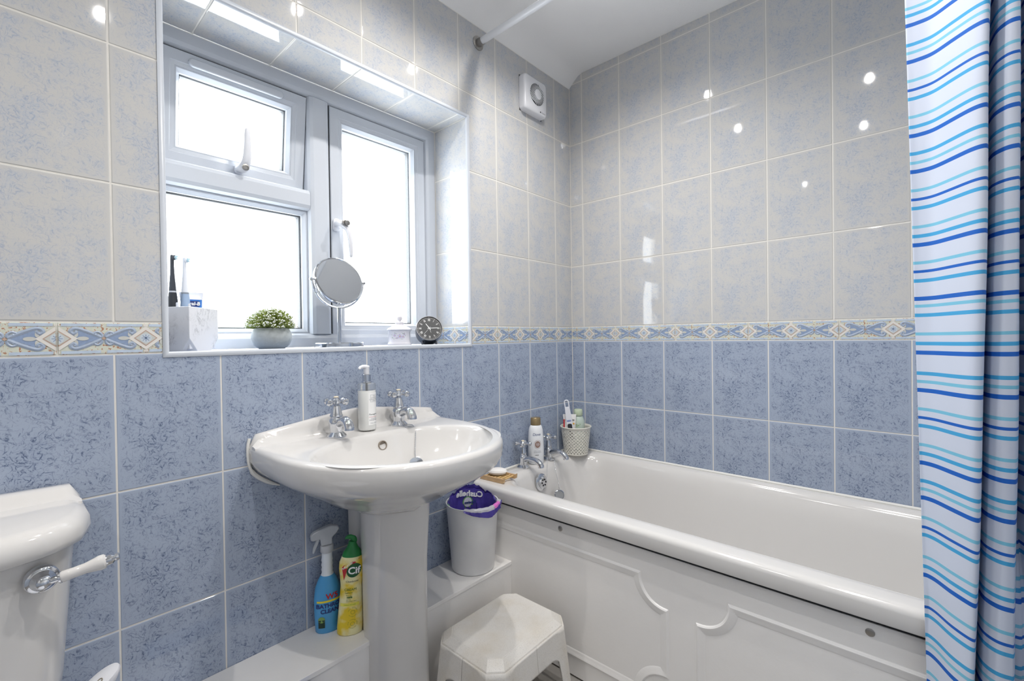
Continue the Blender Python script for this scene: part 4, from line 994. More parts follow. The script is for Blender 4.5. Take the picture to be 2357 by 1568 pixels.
def blossom(cx, cz, r):
    for i in range(7):
        a = i*2*PI/7; dx, dz = math.cos(a), math.sin(a)
        m.add([(cx+dx*r*.25, yy, cz+dz*r*.25), (cx+dx*r*.7-dz*r*.22, yy, cz+dz*r*.7+dx*r*.22), (cx+dx*r, yy, cz+dz*r), (cx+dx*r*.7+dz*r*.22, yy, cz+dz*r*.7-dx*r*.22)], [(0,1,2,3)], 0)
    m.add([(cx+r*.25*math.cos(i*PI/4), yy-.0002, cz+r*.25*math.sin(i*PI/4)) for i in range(8)], [tuple(range(8))], 1)
for cx, cz, r in ((.004,.033,.0075),(-.014,.036,.0050),(.015,.031,.0055),(.020,.040,.0035),(-.006,.027,.0040)): blossom(cx, cz, r)
for i in range(26):
    cx, cz = fr_.uniform(-.023, .025), .033+fr_.uniform(-.012, .012); a = fr_.uniform(0, 2*PI); l_ = fr_.uniform(.002, .0045)
    m.add([(cx, yy+.0001, cz), (cx+l_*.5*math.cos(a)-.0008*math.sin(a), yy+.0001, cz+l_*.5*math.sin(a)+.0008*math.cos(a)), (cx+l_*math.cos(a), yy+.0001, cz+l_*math.sin(a)), (cx+l_*.5*math.cos(a)+.0008*math.sin(a), yy+.0001, cz+l_*.5*math.sin(a)-.0008*math.cos(a))], [(0,1,2,3)], 2)
m.build('flower_print', fm, jar, smooth=False)

# ---- alarm clock
ck = thing('alarm_clock', 'small round alarm clock with black dial and Roman numerals on the sill', 'clock', (-.822, .098, SZ), toward(-.822, .098)+.10)
gun = plain('gunmetal', '#6a6b6e', .3, metal=1.0)
CR = .0500; tl_ = math.radians(20)
Rc = Matrix.Translation((0, 0, .0545)) @ Matrix.Rotation(-tl_, 4, 'X') @ Matrix.Rotation(PI/2, 4, 'X')
MB().lathe([(.046,-.034),(.0485,-.032),(CR,-.020),(CR,.022),(.0490,.0250),(.0470,.0250),(.0462,.0215),(0,.0213)], 56, mat=Rc).build('case', gun, ck)
MB().lathe([(.0461,.0216),(0,.0218)], 48, mat=Rc).build('dial', plain('dial_black', '#26282b', .4), ck)
def dialp(x, y, h=.0222): return Rc @ Vector((x, y, h))
wh = plain('dial_white', '#e9e9e6', .5)
m = MB()
for i, r_ in enumerate(['XII','I','II','III','IV','V','VI','VII','VIII','IX','X','XI']):
    tv, tf = text2d(r_, .0125, bold=.0002); a = -i*PI/6
    k = .62
    m.add([dialp(*( (q.x*k*math.cos(a)-(q.y+.0335)*math.sin(a)), (q.x*k*math.sin(a)+(q.y+.0335)*math.cos(a)) )) for q in tv], tf)
m.build('numerals', wh, ck, smooth=False)
m = MB()
for i in range(60):
    a = i*PI/30; r0, r1, w_ = (.0415, .0435, .0004) if i % 5 else (.0410, .0438, .0008)
    ca_, sa_ = math.cos(a), math.sin(a)
    m.add([dialp(r0*ca_-w_*sa_, r0*sa_+w_*ca_), dialp(r1*ca_-w_*sa_, r1*sa_+w_*ca_), dialp(r1*ca_+w_*sa_, r1*sa_-w_*ca_), dialp(r0*ca_+w_*sa_, r0*sa_-w_*ca_)], [(0,1,2,3)])
m.build('minute_track', wh, ck, smooth=False)
def hand(name, deg, ln, wd_, h):
    a = math.radians(90-deg); ca_, sa_ = math.cos(a), math.sin(a)
    P2 = [(-.007, -wd_), (ln*.8, -wd_), (ln, 0), (ln*.8, wd_), (-.007, wd_)]
    MB().add([dialp(u*ca_-v_*sa_, u*sa_+v_*ca_, h) for u, v_ in P2]+[dialp(u*ca_-v_*sa_, u*sa_+v_*ca_, h+.0004) for u, v_ in P2], [(0,1,2,3,4),(9,8,7,6,5)]+[(i, i+5, (i+1) % 5+5, (i+1) % 5) for i in range(5)]).build(name, wh, ck, smooth=False)
hand('hour_hand', 325, .0245, .0013, .0228); hand('minute_hand', 88, .0385, .0011, .0233); hand('second_hand', 222, .036, .0004, .0238); hand('alarm_hand', 163, .020, .0005, .0226)
for sx in (-1, 1): MB().lathe([(.004,0),(.0045,.004),(.004,.012),(0,.013)], 10, c=(sx*.026, -.014, 0)).build('foot', gun, ck)

# ---- soap dispenser on the basin ledge
sd_ = thing('soap_dispenser', 'clear pump bottle of white hand wash on the basin between the taps', 'soap dispenser', (-1.184, -.064, BZ+.0015), toward(-1.184, -.064)+.30)
soapm = plain('pearly_soap', '#d9dad8', .15, coat=.6)
MB().lathe([(.0235,0),(.0255,.002),(.0260,.006),(.0260,.118),(.0258,.1185),(0,.1185)], 36).build('liquid', soapm, sd_)
clear = plain('clear_plastic', '#eef2f6', .05, trans=.85); clear.node_tree.nodes['Principled BSDF'].inputs['IOR'].default_value = 1.2
MB().lathe([(.0260,.1187),(.0260,.132),(.0245,.1375),(.0180,.1400),(.0125,.1405),(.0125,.142)], 36).build('shoulder', clear, sd_)
MB().lathe([(.0030,.119),(.0030,.142)], 10).build('dip_tube', plain('tube_white', '#eceef2', .3), sd_)
MB().lathe([(.0140,.1405),(.0145,.1415),(.0145,.144),(.0130,.145),(.0130,.165),(.0120,.166),(0,.166)], 28).build('collar', ch, sd_)
pmp = MB().lathe([(.0085,.166),(.0085,.184),(.0095,.186),(.0095,.190),(.0060,.192),(0,.192)], 20)
dr = Matrix.Rotation(math.radians(-58), 3, 'Z') @ Vector((0,-1,0))
pmp.tube([dr*.002+Vector((0,0,.188)), dr*.016+Vector((0,0,.1895)), dr*.026+Vector((0,0,.188)), dr*.031+Vector((0,0,.1835))], [.0065,.0055,.0045,.0035], 12)
pmp.build('pump', MT['plastic_white'], sd_)
def oncyl(R_, off=0): return lambda x, y: Vector((R_*math.sin(x/R_), -R_*math.cos(x/R_), y))
gv, gf = gridpatch(-.004, .034, .016, .112, 12, 4); flatlabel(sd_, 'label_paper', gv, gf, plain('label_white', '#f0f0ef', .4), oncyl(.0263))
m = MB(); fC = oncyl(.0266)
def put(s_, size, x, y, mat, nm='print', bold=0, shear=0, fn=fC, par=sd_):
    tv, tf = text2d(s_, size, bold=bold, shear=shear); flatlabel(par, nm, [(q.x+x, q.y+y) for q in tv], tf, mat, fn)
for s_, yy_ in (('THE', .1015), ('LUXURY', .0965), ('COLLECTION', .0915)): put(s_, .0052, .015, yy_, ink)
marks(sd_, .009, .021, .0872, .0012, ink, fC)
for a, b_, c_, d_ in ((.003,.0036,.084,.106),(.0264,.027,.084,.106),(.003,.027,.084,.0845),(.003,.027,.1055,.106)):
    gv, gf = gridpatch(a, b_, c_, d_, 6, 1); flatlabel(sd_, 'print', gv, gf, ink, fC)
put('Pomegranate', .0072, .016, .0475, ink_dark, shear=.3)
gv, gf = gridpatch(-.003, .032, .0395, .0402, 10, 1); flatlabel(sd_, 'print', gv, gf, ink_red, fC)
marks(sd_, .004, .026, .0355, .0014, ink, fC, 2); put('HANDWASH', .0058, .015, .0305, ink); put('250ml e 8.5fl oz', .0042, .015, .0215, ink)

# ---- bath bottle
bb = thing('shower_bottle', 'tall white body wash bottle with bronze cap between the bath taps', 'bottle', (-.352, -.0415, RZ+.0005), toward(-.352, -.0415)+.35)
MB().lathe([(.030,0),(.033,.002),(.0345,.010),(.0355,.06),(.0345,.11),(.0320,.145),(.0285,.160),(.0245,.167),(.0225,.169),(0,.169)], 40, sy=.80).build('body', plain('bottle_white', '#e7e9ec', .3), bb)
MB().lathe([(.0228,.1695),(.0230,.171),(.0222,.198),(.0195,.2015),(0,.200)], 32, sy=.85).build('cap', plain('bronze_cap', '#9a8763', .3, metal=.6), bb)
def onbb(x, y):
    t = max(0, min(1, y/.145)); R_ = (.0350 if y < .11 else .0345-.0025*(y-.11)/.035)+.0006
    return Vector((R_*math.sin(x/R_), -.80*R_*math.cos(x/R_)-.0004, y))
put('Dove', .0165, -.006, .131, ink_navy, 'logo', shear=.2, fn=onbb, par=bb)
brown = plain('print_brown', '#8f6f63', .5)
disc = lambda r_, n_=28: ([(0, 0)]+[(r_*math.cos(2*PI*i/n_), r_*math.sin(2*PI*i/n_)) for i in range(n_)], [(0, i+1, (i+1) % n_+1) for i in range(n_)])
dv, df = disc(.0125); flatlabel(bb, 'print', [(x-.002, y*1.15+.088) for x, y in dv], df, brown, onbb)
rv = [(r_*math.cos(2*PI*i/28), r_*math.sin(2*PI*i/28)) for r_ in (.0158, .0166) for i in range(28)]; rf = [(i, (i+1) % 28, (i+1) % 28+28, i+28) for i in range(28)]
flatlabel(bb, 'print', [(x-.002, y*1.15+.088) for x, y in rv], rf, brown, onbb)
for y_, x0_, x1_ in ((.0945, -.009, .005), (.0905, -.010, .006), (.0865, -.010, .006), (.082, -.008, .004)): marks(bb, x0_, x1_, y_, .0016, ink_white, lambda x, y: onbb(x, y)+Vector((0,-.0005,0)), int(y_*10000))
for y_ in (.060, .056, .052): marks(bb, -.020, .014, y_, .0014, ink, onbb, int(y_*1000))
marks(bb, -.014, .002, .042, .003, ink_dark, onbb, 9)

# ---- woven-look plastic basket in the corner
bk = thing('plastic_basket', 'small cream perforated plastic basket in the bath corner', 'basket', (-.101, -.083, RZ+.0005))
cream = plain('cream_plastic', '#dcd9cf', .45)
nA, nR = 96, 34; hB = .128
rad = lambda z: .0555+.0145*(z/hB)
m = MB()
pts = [[Vector((rad(hB*i/nR)*math.cos(2*PI*j/nA), rad(hB*i/nR)*math.sin(2*PI*j/nA), hB*i/nR)) for j in range(nA)] for i in range(nR+1)]
for r_ in pts: m.v += r_
for i in range(nR):
    for j in range(nA):
        hole = 2 <= i <= nR-3 and (i % 2 == 0 and (j+(i//2 % 2)*2) % 4 < 2 and (j//2+i//2) % 2 == 0)
        if not hole: m.f.append((i*nA+j, i*nA+(j+1) % nA, (i+1)*nA+(j+1) % nA, (i+1)*nA+j)); m.m.append(0)
o_ = m.build('wall', cream, bk, ang=80, fix=False); sm = o_.modifiers.new('thick', 'SOLIDIFY'); sm.thickness = .0022
MB().lathe([(0,0),(.0550,0),(.0550,.004),(0,.004)], 48).build('bottom', cream, bk)
rm = MB(); rm.loft([[Vector((r_*math.cos(2*PI*j/60), r_*math.sin(2*PI*j/60), z)) for j in range(60)] for r_, z in ((.0680,.126),(.0735,.127),(.0740,.130),(.0720,.132),(.0690,.131))], loop=True); rm.build('rim', cream, bk)
bkp = Vector((-.101, -.083, RZ+.0005))
def inb(dx, dy): return bkp+Vector((dx, dy, .0045))
# foot file
ff = thing('foot_file', 'white plastic foot file with looped handle standing in the basket', 'foot file', inb(-.030, -.010), toward(-.13, -.09)-.10)
ff.rotation_euler = (0, math.radians(-8), ff.rotation_euler[2]); ff.scale = (1.1, 1.1, 1.17)
def strip(pts_, y0, y1): return MB().prism(pts_, y0, y1)
outl = [(-.011,0),(.011,0),(.0135,.08),(.013,.135),(.010,.19),(.0095,.212),(.007,.218),(-.007,.218),(-.0095,.212),(-.010,.19),(-.013,.135),(-.0135,.08)]
m = MB(); inn = [(-.006,.196),(.006,.196),(.0062,.209),(.0045,.2125),(-.0045,.2125),(-.0062,.209)]
nO = len(outl)
lowp = [(-.011,0),(.011,0),(.0135,.08),(.013,.135),(.010,.19),(-.010,.19),(-.013,.135),(-.0135,.08)]
m.prism(lowp, -.004, .003)
lp = [(-.0085,.188),(-.0085,.208),(-.006,.215),(0,.2165),(.006,.215),(.0085,.208),(.0085,.188)]
m.tube([(x, -.0005, z) for x, z in spline([(a, 0, b_) for a, b_ in lp], 20) and [(q.x, q.z) for q in spline([(a, 0, b_) for a, b_ in lp], 20)]], .0028, 8)
m.build('handle', plain('file_white', '#e6e8ee', .35), ff, bevel=.001)
MB().loft([[(p_.x, -.0042-y, p_.y) for p_ in rrect(-.0095, .0095, .060, .122, .006, 4)] for y in (0, .0012)], True, True).build('abrasive', plain('file_black', '#33343a', .8), ff)
marks(ff, -.009, .009, .134, .006, plain('print_blue', '#3560b8', .5), lambda x, y: Vector((x, -.0046, y)), 4)
# squeezed tube
tb = thing('cream_tube', 'white squeeze tube standing in the basket behind the foot file', 'tube', inb(-.024, .018), toward(-.12, -.06)); tb.scale = (1.12, 1.0, 1.10)
MB().loft([tube_sec(.011,.011,0), tube_sec(.012,.012,.02), tube_sec(.017,.015,.024), tube_sec(.024,.012,.10), tube_sec(.0275,.003,.158), tube_sec(.028,.0012,.166)], True, True).build('tube', plain('tube_ivory', '#e9e7e4', .35), tb)
MB().box(-.0265, -.0205, -.0068, -.0062, .110, .145).build('stripe', ink_red, tb, smooth=False)
MB().box(.012, .020, -.0085, -.0078, .124, .130).build('stripe', plain('print_orange', '#e0a83a', .5), tb, smooth=False)
marks(tb, -.016, .018, .142, .006, ink_dark, lambda x, y: Vector((x, -.0072, y)), 6)
# green bottle
gb = thing('green_bottle', 'translucent pale green bottle standing in the basket', 'bottle', inb(.022, .000), toward(-.08, -.085)); gb.scale = (1.2, 1.2, 1.06)
MB().lathe([(.021,0),(.024,.003),(.025,.02),(.0255,.118),(.0245,.140),(.018,.158),(.0145,.163),(0,.163)], 32, sy=.85).build('body', plain('frosted_green', '#bccabf', .3, coat=.2), gb)
MB().lathe([(.0170,.1635),(.0178,.165),(.0170,.188),(.0150,.191),(0,.191)], 28).build('cap', plain('cap_green', '#bcc9ae', .35), gb)
lg = plain('leaf_print', '#8fae7b', .5); m = MB()
for i in range(9):
    a = i*.7; cx, cz = -.010+.014*(i % 3)*.5, .118+.006*(i//3)
    th0 = cx/.0258
    for th in (0,): m.add([(.0262*math.sin(th0+u), -.0262*.85*math.cos(th0+u)-.0002, cz+v_) for u, v_ in ((0,0),(.16*math.cos(a),.004*math.sin(a)+.002),(.30*math.cos(a),.008*math.sin(a)),(.16*math.cos(a),.004*math.sin(a)-.002))], [(0,1,2,3)])
m.build('leaf_print', lg, gb, smooth=False)

# ---- wooden soap dish and soap
dish = thing('soap_dish', 'slatted bamboo soap dish on the bath rim corner', 'soap dish', (-.618, -.066, RZ+.0005), math.radians(4))
bam = plain('bamboo', '#c7a57c', .5, var=.2, vscale=60)
bam2 = plain('bamboo_slat', '#d3b078', .5, var=.15, vscale=80)
for sx in (-1, 1):
    m = MB().prism([(-.060,.004),(-.052,0),(.052,0),(.060,.004),(.062,.022),(.054,.017),(-.054,.017),(-.062,.022)], -.004, .004)
    m.v = [Vector((p.y+sx*.038, p.x, p.z)) for p in m.v]; m.build('rail', bam, dish, smooth=False, bevel=.0008)
for i in range(7):
    y_ = -.045+.015*i; MB().tube([(-.036, y_, .0105), (.036, y_, .0105)], .0036, 10).build('slat', bam2, dish)
sp = MB()
for i in range(13):
    pass
sp.lathe([(0,-.013),(.020,-.012),(.034,-.007),(.038,0),(.034,.007),(.020,.0125),(0,.0135)], 32, sy=.70)
so_ = sp.build('soap_bar', plain('soap_white', '#efece8', .4), None, loc=(-.616, -.060, RZ+.0150+.013), rot=(0, 0, math.radians(-50)))
tag(so_, 'white oval bar of soap on the bamboo dish', 'soap')

# ---- bin with printed liner on the boxing
bn = thing('waste_bin', 'frosted translucent plastic bin on the white boxing ledge', 'bin', (-.792, -.1000, .2985))
fm_, nt, b = newmat('frosted_plastic'); L = nt.links
b.inputs['Base Color'].default_value = lin('#dcdce0'); b.inputs['Roughness'].default_value = .35
tr = N(nt, 'ShaderNodeBsdfTransparent'); tl = N(nt, 'ShaderNodeBsdfTranslucent'); tl.inputs[0].default_value = lin('#e6e6ea')
m1 = N(nt, 'ShaderNodeMixShader'); m1.inputs[0].default_value = .1; L.new(b.outputs[0], m1.inputs[1]); L.new(tl.outputs[0], m1.inputs[2])
m2 = N(nt, 'ShaderNodeMixShader'); m2.inputs[0].default_value = .03; L.new(m1.outputs[0], m2.inputs[1]); L.new(tr.outputs[0], m2.inputs[2]); L.new(m2.outputs[0], nt.nodes['Material Output'].inputs[0])
tcn = N(nt, 'ShaderNodeTexCoord'); nn = N(nt, 'ShaderNodeTexNoise', ins={'Scale': 14.0, 'Detail': 3.0}); L.new(tcn.outputs['Object'], nn.inputs['Vector'])
rr_ = ramp(nt, nn.outputs['Fac'], [(.3, lin('#f2f2f4')), (.7, lin('#fafafa'))]); L.new(rr_.outputs[0], b.inputs['Base Color'])
MB().lathe([(0,0),(.072,0),(.0765,.004),(.0930,.232),(.0945,.236),(.0915,.236),(.0750,.006),(0,.005)], 56).build('shell', fm_, bn, ang=50)
bag = thing('bin_liner', 'crumpled purple and clear printed plastic liner in the bin', 'bin bag', (-.792, -.1000, .305))
bmats = [plain('bag_purple', '#4b3f96', .3, var=.3, vscale=60), None, plain('bag_pink', '#d670c0', .3, var=.3, vscale=90), plain('bag_green', '#6aa25e', .3)]
cf, nt, b = newmat('bag_clear'); b.inputs['Base Color'].default_value = lin('#e2e2e8'); b.inputs['Roughness'].default_value = .2
tr = N(nt, 'ShaderNodeBsdfTransparent'); ms = N(nt, 'ShaderNodeMixShader'); ms.inputs[0].default_value = .45
nt.links.new(b.outputs[0], ms.inputs[1]); nt.links.new(tr.outputs[0], ms.inputs[2]); nt.links.new(ms.outputs[0], nt.nodes['Material Output'].inputs[0]); bmats[1] = cf
rb_ = random.Random(11); nA = 96
ph = [rb_.uniform(0, 6.28) for _ in range(8)]
def crump(a, z, amp): return amp*(math.sin(9*a+ph[0]+z*60)+.7*math.sin(17*a+ph[1]-z*90)+.5*math.sin(29*a+ph[2]+z*120)+.35*math.sin(43*a+ph[3]))
camdir = math.atan2(CAM.y+.10, CAM.x+.792)           # direction of the viewer round the bin
m = MB(); rows = []
sector = lambda a, c_, w_: max(0.0, 1-abs((a-c_+PI) % (2*PI)-PI)/w_)
prm = [(0,.010,.050,0),(1,.06,.070,0),(2,.12,.076,0),(3,.17,.080,0),(4,.20,.083,0),(5,.222,.0855,0),(6,.2315,.0880,1),(7,.2365,.0905,1),(8,.2395,.0945,1),(9,.2345,.0985,2),(10,.226,.1005,3),(11,.216,.1020,4),(12,.205,.103,5)]
over_c, over_w = camdir+.62, .95
for k, z, r_, st in prm:
    row = []
    for j in range(nA):
        a = 2*PI*j/nA; zz, rr2 = z, r_
        ov_ = sector(a, over_c, over_w)**.6
        hi = sector(a, camdir+PI+.15, 1.5)
        if st == 0: rr2 = r_-abs(crump(a, z, .0022))-.001; zz = z
        elif st == 1:
            rr2 = (r_-.003*(1-ov_)) + crump(a, z, .0008)
            if ov_ <= 0: rr2 = min(rr2, .0885); zz = min(z, .2315)+hi*.022*(st)+crump(a, .1, .0018)*(1 if hi > 0 else .5)
            else: zz = z+.002*abs(math.sin(13*a))
        else:
            if ov_ <= 0:
                rr2 = .0875+crump(a, z, .0010)-.0006*st; zz = .2315+hi*(.024+.0035*st)+crump(a, .1, .0034)
                if hi <= 0: zz = .2300
            else:
                t = ov_; rr2 = .0965+(r_-.0965)*1.0+abs(crump(a, z, .0022)); zz = .239-(.239-z)*t
        row.append(Vector((rr2*math.cos(a), rr2*math.sin(a), zz-.0065)))
    rows.append(row)
for r_ in rows: m.v += r_
for i in range(len(rows)-1):
    for j in range(nA):
        a = 2*PI*(j+.5)/nA; ov_ = sector(a, over_c, over_w)
        back = sector(a, camdir+PI+.15, 1.75)
        mi_ = 0 if back > 0 else 1
        if i < 3: mi_ = 0
        if ov_ > 0 and i >= 3: mi_ = 1
        if sector(a, over_c+.50, .24) > 0 and 5 <= i <= 10: mi_ = 2
        if ov_ > 0 and i >= 10: mi_ = 0
        if sector(a, camdir-1.35, .16) > 0 and i >= 3: mi_ = 3
        m.f.append((i*nA+j, i*nA+(j+1) % nA, (i+1)*nA+(j+1) % nA, (i+1)*nA+j)); m.m.append(mi_)
m.build('film', bmats, bag, ang=25, fix=False)
def inbag(x, y):       # printed on the back of the film, seen mirrored from inside
    a = camdir+PI+.15 - x/.082
    return Vector((.0795*math.cos(a), .0795*math.sin(a), y))
tv, tf = text2d('Cushelle', .030, bold=.0012); flatlabel(bag, 'print', [(-q.x*1.05, q.y+.229+.004*math.sin(q.x*40)) for q in tv], tf, ink_white, inbag)
dv, df = disc(.021); flatlabel(bag, 'print', [(x-.006, y*1.1+.196) for x, y in dv], df, plain('bag_roll_green', '#6fa862', .4), lambda x, y: inbag(x, y)*1.0+Vector((0,0,0)))
dv, df = disc(.0165); flatlabel(bag, 'print', [(x-.006, y*1.1+.198) for x, y in dv], df, plain('bag_roll_white', '#dcdce6', .4), lambda x, y: inbag(x, y)-Vector((inbag(x, y).x, inbag(x, y).y, 0))*.02)
tv, tf = text2d('Tubeless', .0135, bold=.0006); flatlabel(bag, 'print', [(-q.x+.004, q.y+.197) for q in tv], tf, ink_navy, lambda x, y: inbag(x, y)-Vector((inbag(x, y).x, inbag(x, y).y, 0))*.04)

# ---- step stool
stl = thing('step_stool', 'white speckled plastic step stool in front of the boxing', 'stool', (-.918, -.366, 0))
sm_, nt, b = newmat('speckled_plastic'); L = nt.links
tc = N(nt, 'ShaderNodeTexCoord'); n1 = N(nt, 'ShaderNodeTexNoise', ins={'Scale': 900.0, 'Detail': 2.0}); L.new(tc.outputs['Object'], n1.inputs['Vector'])
r1 = ramp(nt, n1.outputs['Fac'], [(.30, lin('#9d9a96')), (.40, lin('#dddad5'))])
n2 = N(nt, 'ShaderNodeTexNoise', ins={'Scale': 12.0, 'Detail': 5.0}); L.new(tc.outputs['Object'], n2.inputs['Vector'])
r2 = ramp(nt, n2.outputs['Fac'], [(.45, (1,1,1,1)), (.85, lin('#f1ebe0'))])
mx = N(nt, 'ShaderNodeMix', data_type='RGBA', blend_type='MULTIPLY'); mx.inputs[0].default_value = 1.0; L.new(r1.outputs[0], mx.inputs[6]); L.new(r2.outputs[0], mx.inputs[7]); L.new(mx.outputs[2], b.inputs['Base Color'])
b.inputs['Roughness'].default_value = .4
bp = N(nt, 'ShaderNodeBump', ins={'Strength': .15, 'Distance': .0006}); L.new(n1.outputs['Fac'], bp.inputs['Height']); L.new(bp.outputs[0], b.inputs['Normal'])
TOPZ = .262
def oct_ring(hx, hy, c_, z, nl=24, nsd=18):
    """chamfered rectangle sampled along its sides; starts in the middle of a chamfer so that each quarter holds one leg"""
    pts = []
    def seg(p, q, n):
        for i in range(n): pts.append(Vector((p[0]+(q[0]-p[0])*i/n, p[1]+(q[1]-p[1])*i/n, z)))
    seg((0, -hy), (hx-c_, -hy), nl); seg((hx-c_, -hy), (hx, -hy+c_), 6); seg((hx, -hy+c_), (hx, hy-c_), 2*nsd); seg((hx, hy-c_), (hx-c_, hy), 6)
    seg((hx-c_, hy), (-hx+c_, hy), 2*nl); seg((-hx+c_, hy), (-hx, hy-c_), 6); seg((-hx, hy-c_), (-hx, -hy+c_), 2*nsd); seg((-hx, -hy+c_), (-hx+c_, -hy), 6); seg((-hx+c_, -hy), (0, -hy), nl)
    return pts
HX, HY = .163, .124
rings = [oct_ring(HX, HY, .034, TOPZ-.020), oct_ring(HX-.001, HY-.001, .034, TOPZ-.017), oct_ring(HX-.018, HY-.018, .030, TOPZ-.002), oct_ring(HX-.021, HY-.021, .029, TOPZ-.0003), oct_ring(HX-.0225, HY-.0225, .029, TOPZ-.0008), oct_ring(HX-.024, HY-.024, .029, TOPZ)]
m = MB(); m.loft(rings, cap1=True); m.build('seat', sm_, stl, ang=15, fix=False)
nR = 18
base_ring = oct_ring(HX, HY, .034, 0); Np = len(base_ring)
splay = .030
def low(p):
    ax, ay = abs(p.x), abs(p.y)
    if ay > HY-.0005: d_, half = ax, HX-.058
    elif ax > HX-.0005: d_, half = ay, HY-.050
    else: return 0.0
    if d_ >= half: return 0.0
    e = half-d_; top_ = TOPZ-.092; r_ = .05
    return top_ if e > r_ else top_-r_+math.sqrt(max(0, r_*r_-(r_-e)**2)) - (top_-r_)*max(0, 1-e/.012)
quart = {}
for j in range(Np):
    p = base_ring[j]; q = base_ring[(j+1) % Np]; mid_ = (p+q)/2
    quart.setdefault((mid_.x >= 0, mid_.y >= 0), []).append(j)
for key, cols in quart.items():
    # put columns into one run
    cols = sorted(cols)
    if cols[-1]-cols[0] > Np/2: cols = [c_ for c_ in cols if c_ > Np/2]+[c_ for c_ in cols if c_ <= Np/2]
    m = MB(); idx = cols+[(cols[-1]+1) % Np]
    for i in range(nR+1):
        for j in idx:
            p = base_ring[j]; zl = low(p); z = (TOPZ-.020)+(zl-(TOPZ-.020))*i/nR
            k = (TOPZ-.020-z)/(TOPZ-.020); sc_x = 1+splay*k/HX*.7; sc_y = 1+splay*k/HY*.75
            m.v.append(Vector((p.x*sc_x, p.y*sc_y, z)))
    n_ = len(idx)
    for i in range(nR):
        for j in range(n_-1): m.f.append((i*n_+j, i*n_+j+1, (i+1)*n_+j+1, (i+1)*n_+j)); m.m.append(0)
    o_ = m.build('leg', sm_, stl, ang=35, fix=False); q_ = o_.modifiers.new('thick', 'SOLIDIFY'); q_.thickness = .005; q_.offset = -1 if True else 1

# ---- spray bottle and cream cleaner on the boxing
sb = thing('spray_bottle', 'blue bathroom cleaner bottle with white trigger spray beside the pedestal', 'spray bottle', (-1.306, -.045, .2985), toward(-1.306, -.045)+.15)
def sec(a, b_, z, x=0): return [(x+a*math.cos(2*PI*i/32), b_*math.sin(2*PI*i/32), z) for i in range(32)]
bl = plain('cleaner_blue', '#4f9fd6', .25, var=.1); blw = plain('cleaner_white', '#dfe6ee', .3)
MB().loft([sec(.030,.020,0), sec(.034,.022,.004), sec(.036,.023,.05), sec(.0365,.023,.095), sec(.033,.022,.125), sec(.025,.019,.145), sec(.017,.016,.158)], True, False).build('bottle', bl, sb, ang=50)
MB().loft([sec(.017,.016,.158), sec(.0145,.0145,.165), sec(.0160,.0155,.172), sec(.0140,.0140,.179), sec(.0160,.0155,.186), sec(.0140,.0140,.193), sec(.0155,.0155,.199), sec(.014,.014,.206), sec(.014,.014,.222)], False, True).build('neck', blw, sb, ang=50)
MB().lathe([(.0165,.222),(.0175,.224),(.0175,.240),(.0160,.242),(0,.242)], 36).build('collar', plain('collar_grey', '#b9bcc2', .4, bump=.5, bscale=300), sb)
hz = plain('hazy_plastic', '#d3d8df', .25, trans=.35)
m = MB(); m.loft([[(x, y*wd_, z) for x, y, z in pr] for wd_ in (-1, 1) for pr in [[(.034,.009,.283),(.028,.009,.291),(.010,.010,.296),(-.010,.010,.292),(-.036,.009,.283),(-.043,.008,.277),(-.043,.008,.263),(-.036,.008,.260),(-.018,.010,.262),(-.016,.010,.242),(.014,.010,.242),(.014,.010,.262),(.026,.010,.272)]]], True, True); m.build('spray_head', hz, sb, bevel=.003)
m = MB(); m.tube(spline([(-.022,0,.266),(-.026,0,.252),(-.032,0,.238),(-.036,0,.224)], 12), [.006,.0058,.0055,.005,.005,.005,.0048,.0046,.0044,.004,.0035,.002], 8, flat=.8); m.build('trigger', hz, sb)
def onsb(x, y):
    t = y/.095; a = .036+.0005*t; return Vector((x, -.0232*math.sqrt(max(.02, 1-(x/(a+.001))**2))-.0008, y))
def pbox(par, nm, x0, x1, y0, y1, mat, fn, n_=8):
    gv, gf = gridpatch(x0, x1, y0, y1, n_, 2); flatlabel(par, nm, gv, gf, mat, fn)
pbox(sb, 'label_band', -.031, .031, .088, .0935, plain('label_yellow', '#e3d33c', .4), onsb)
put('W5', .021, .008, .103, ink_red, 'logo', bold=.0006, fn=onsb, par=sb)
put('BATHROOM', .0155, .010, .078, ink_navy, 'print', bold=.0006, fn=onsb, par=sb); put('CLEANER', .0155, .010, .063, ink_navy, 'print', bold=.0006, fn=onsb, par=sb)
pbox(sb, 'label_tag', -.028, -.012, .018, .040, plain('label_dark_green', '#20372c', .4), onsb, 4)
dv, df = disc(.0085); flatlabel(sb, 'print', [(x-.020, y+.041) for x, y in dv], df, plain('label_lime', '#7ea05a', .4), onsb)

cf_ = thing('cleaner_bottle', 'yellow lemon cream cleaner bottle with green cap against the pedestal', 'bottle', (-1.272, -.104, .2985), toward(-1.272, -.104)-.02)
cf_.rotation_euler = (0, math.radians(2.5), cf_.rotation_euler[2])
ym, nt, b = newmat('cleaner_yellow'); L = nt.links
tc = N(nt, 'ShaderNodeTexCoord'); n1 = N(nt, 'ShaderNodeTexNoise', ins={'Scale': 22.0, 'Detail': 3.0}); L.new(tc.outputs['Object'], n1.inputs['Vector'])
r1 = ramp(nt, n1.outputs['Fac'], [(.42, lin('#e2c52a')), (.60, lin('#ece6b4'))]); L.new(r1.outputs[0], b.inputs['Base Color']); b.inputs['Roughness'].default_value = .3
prof_c = [(.030,.019,0),(.034,.022,.003),(.0345,.0225,.02),(.0325,.0215,.06),(.0300,.020,.10),(.0285,.019,.135),(.0310,.020,.160),(.0340,.0215,.182),(.0335,.021,.200),(.0270,.018,.216)]
MB().loft([sec(*p_) for p_ in prof_c], True, False).build('body', ym, cf_, ang=60)
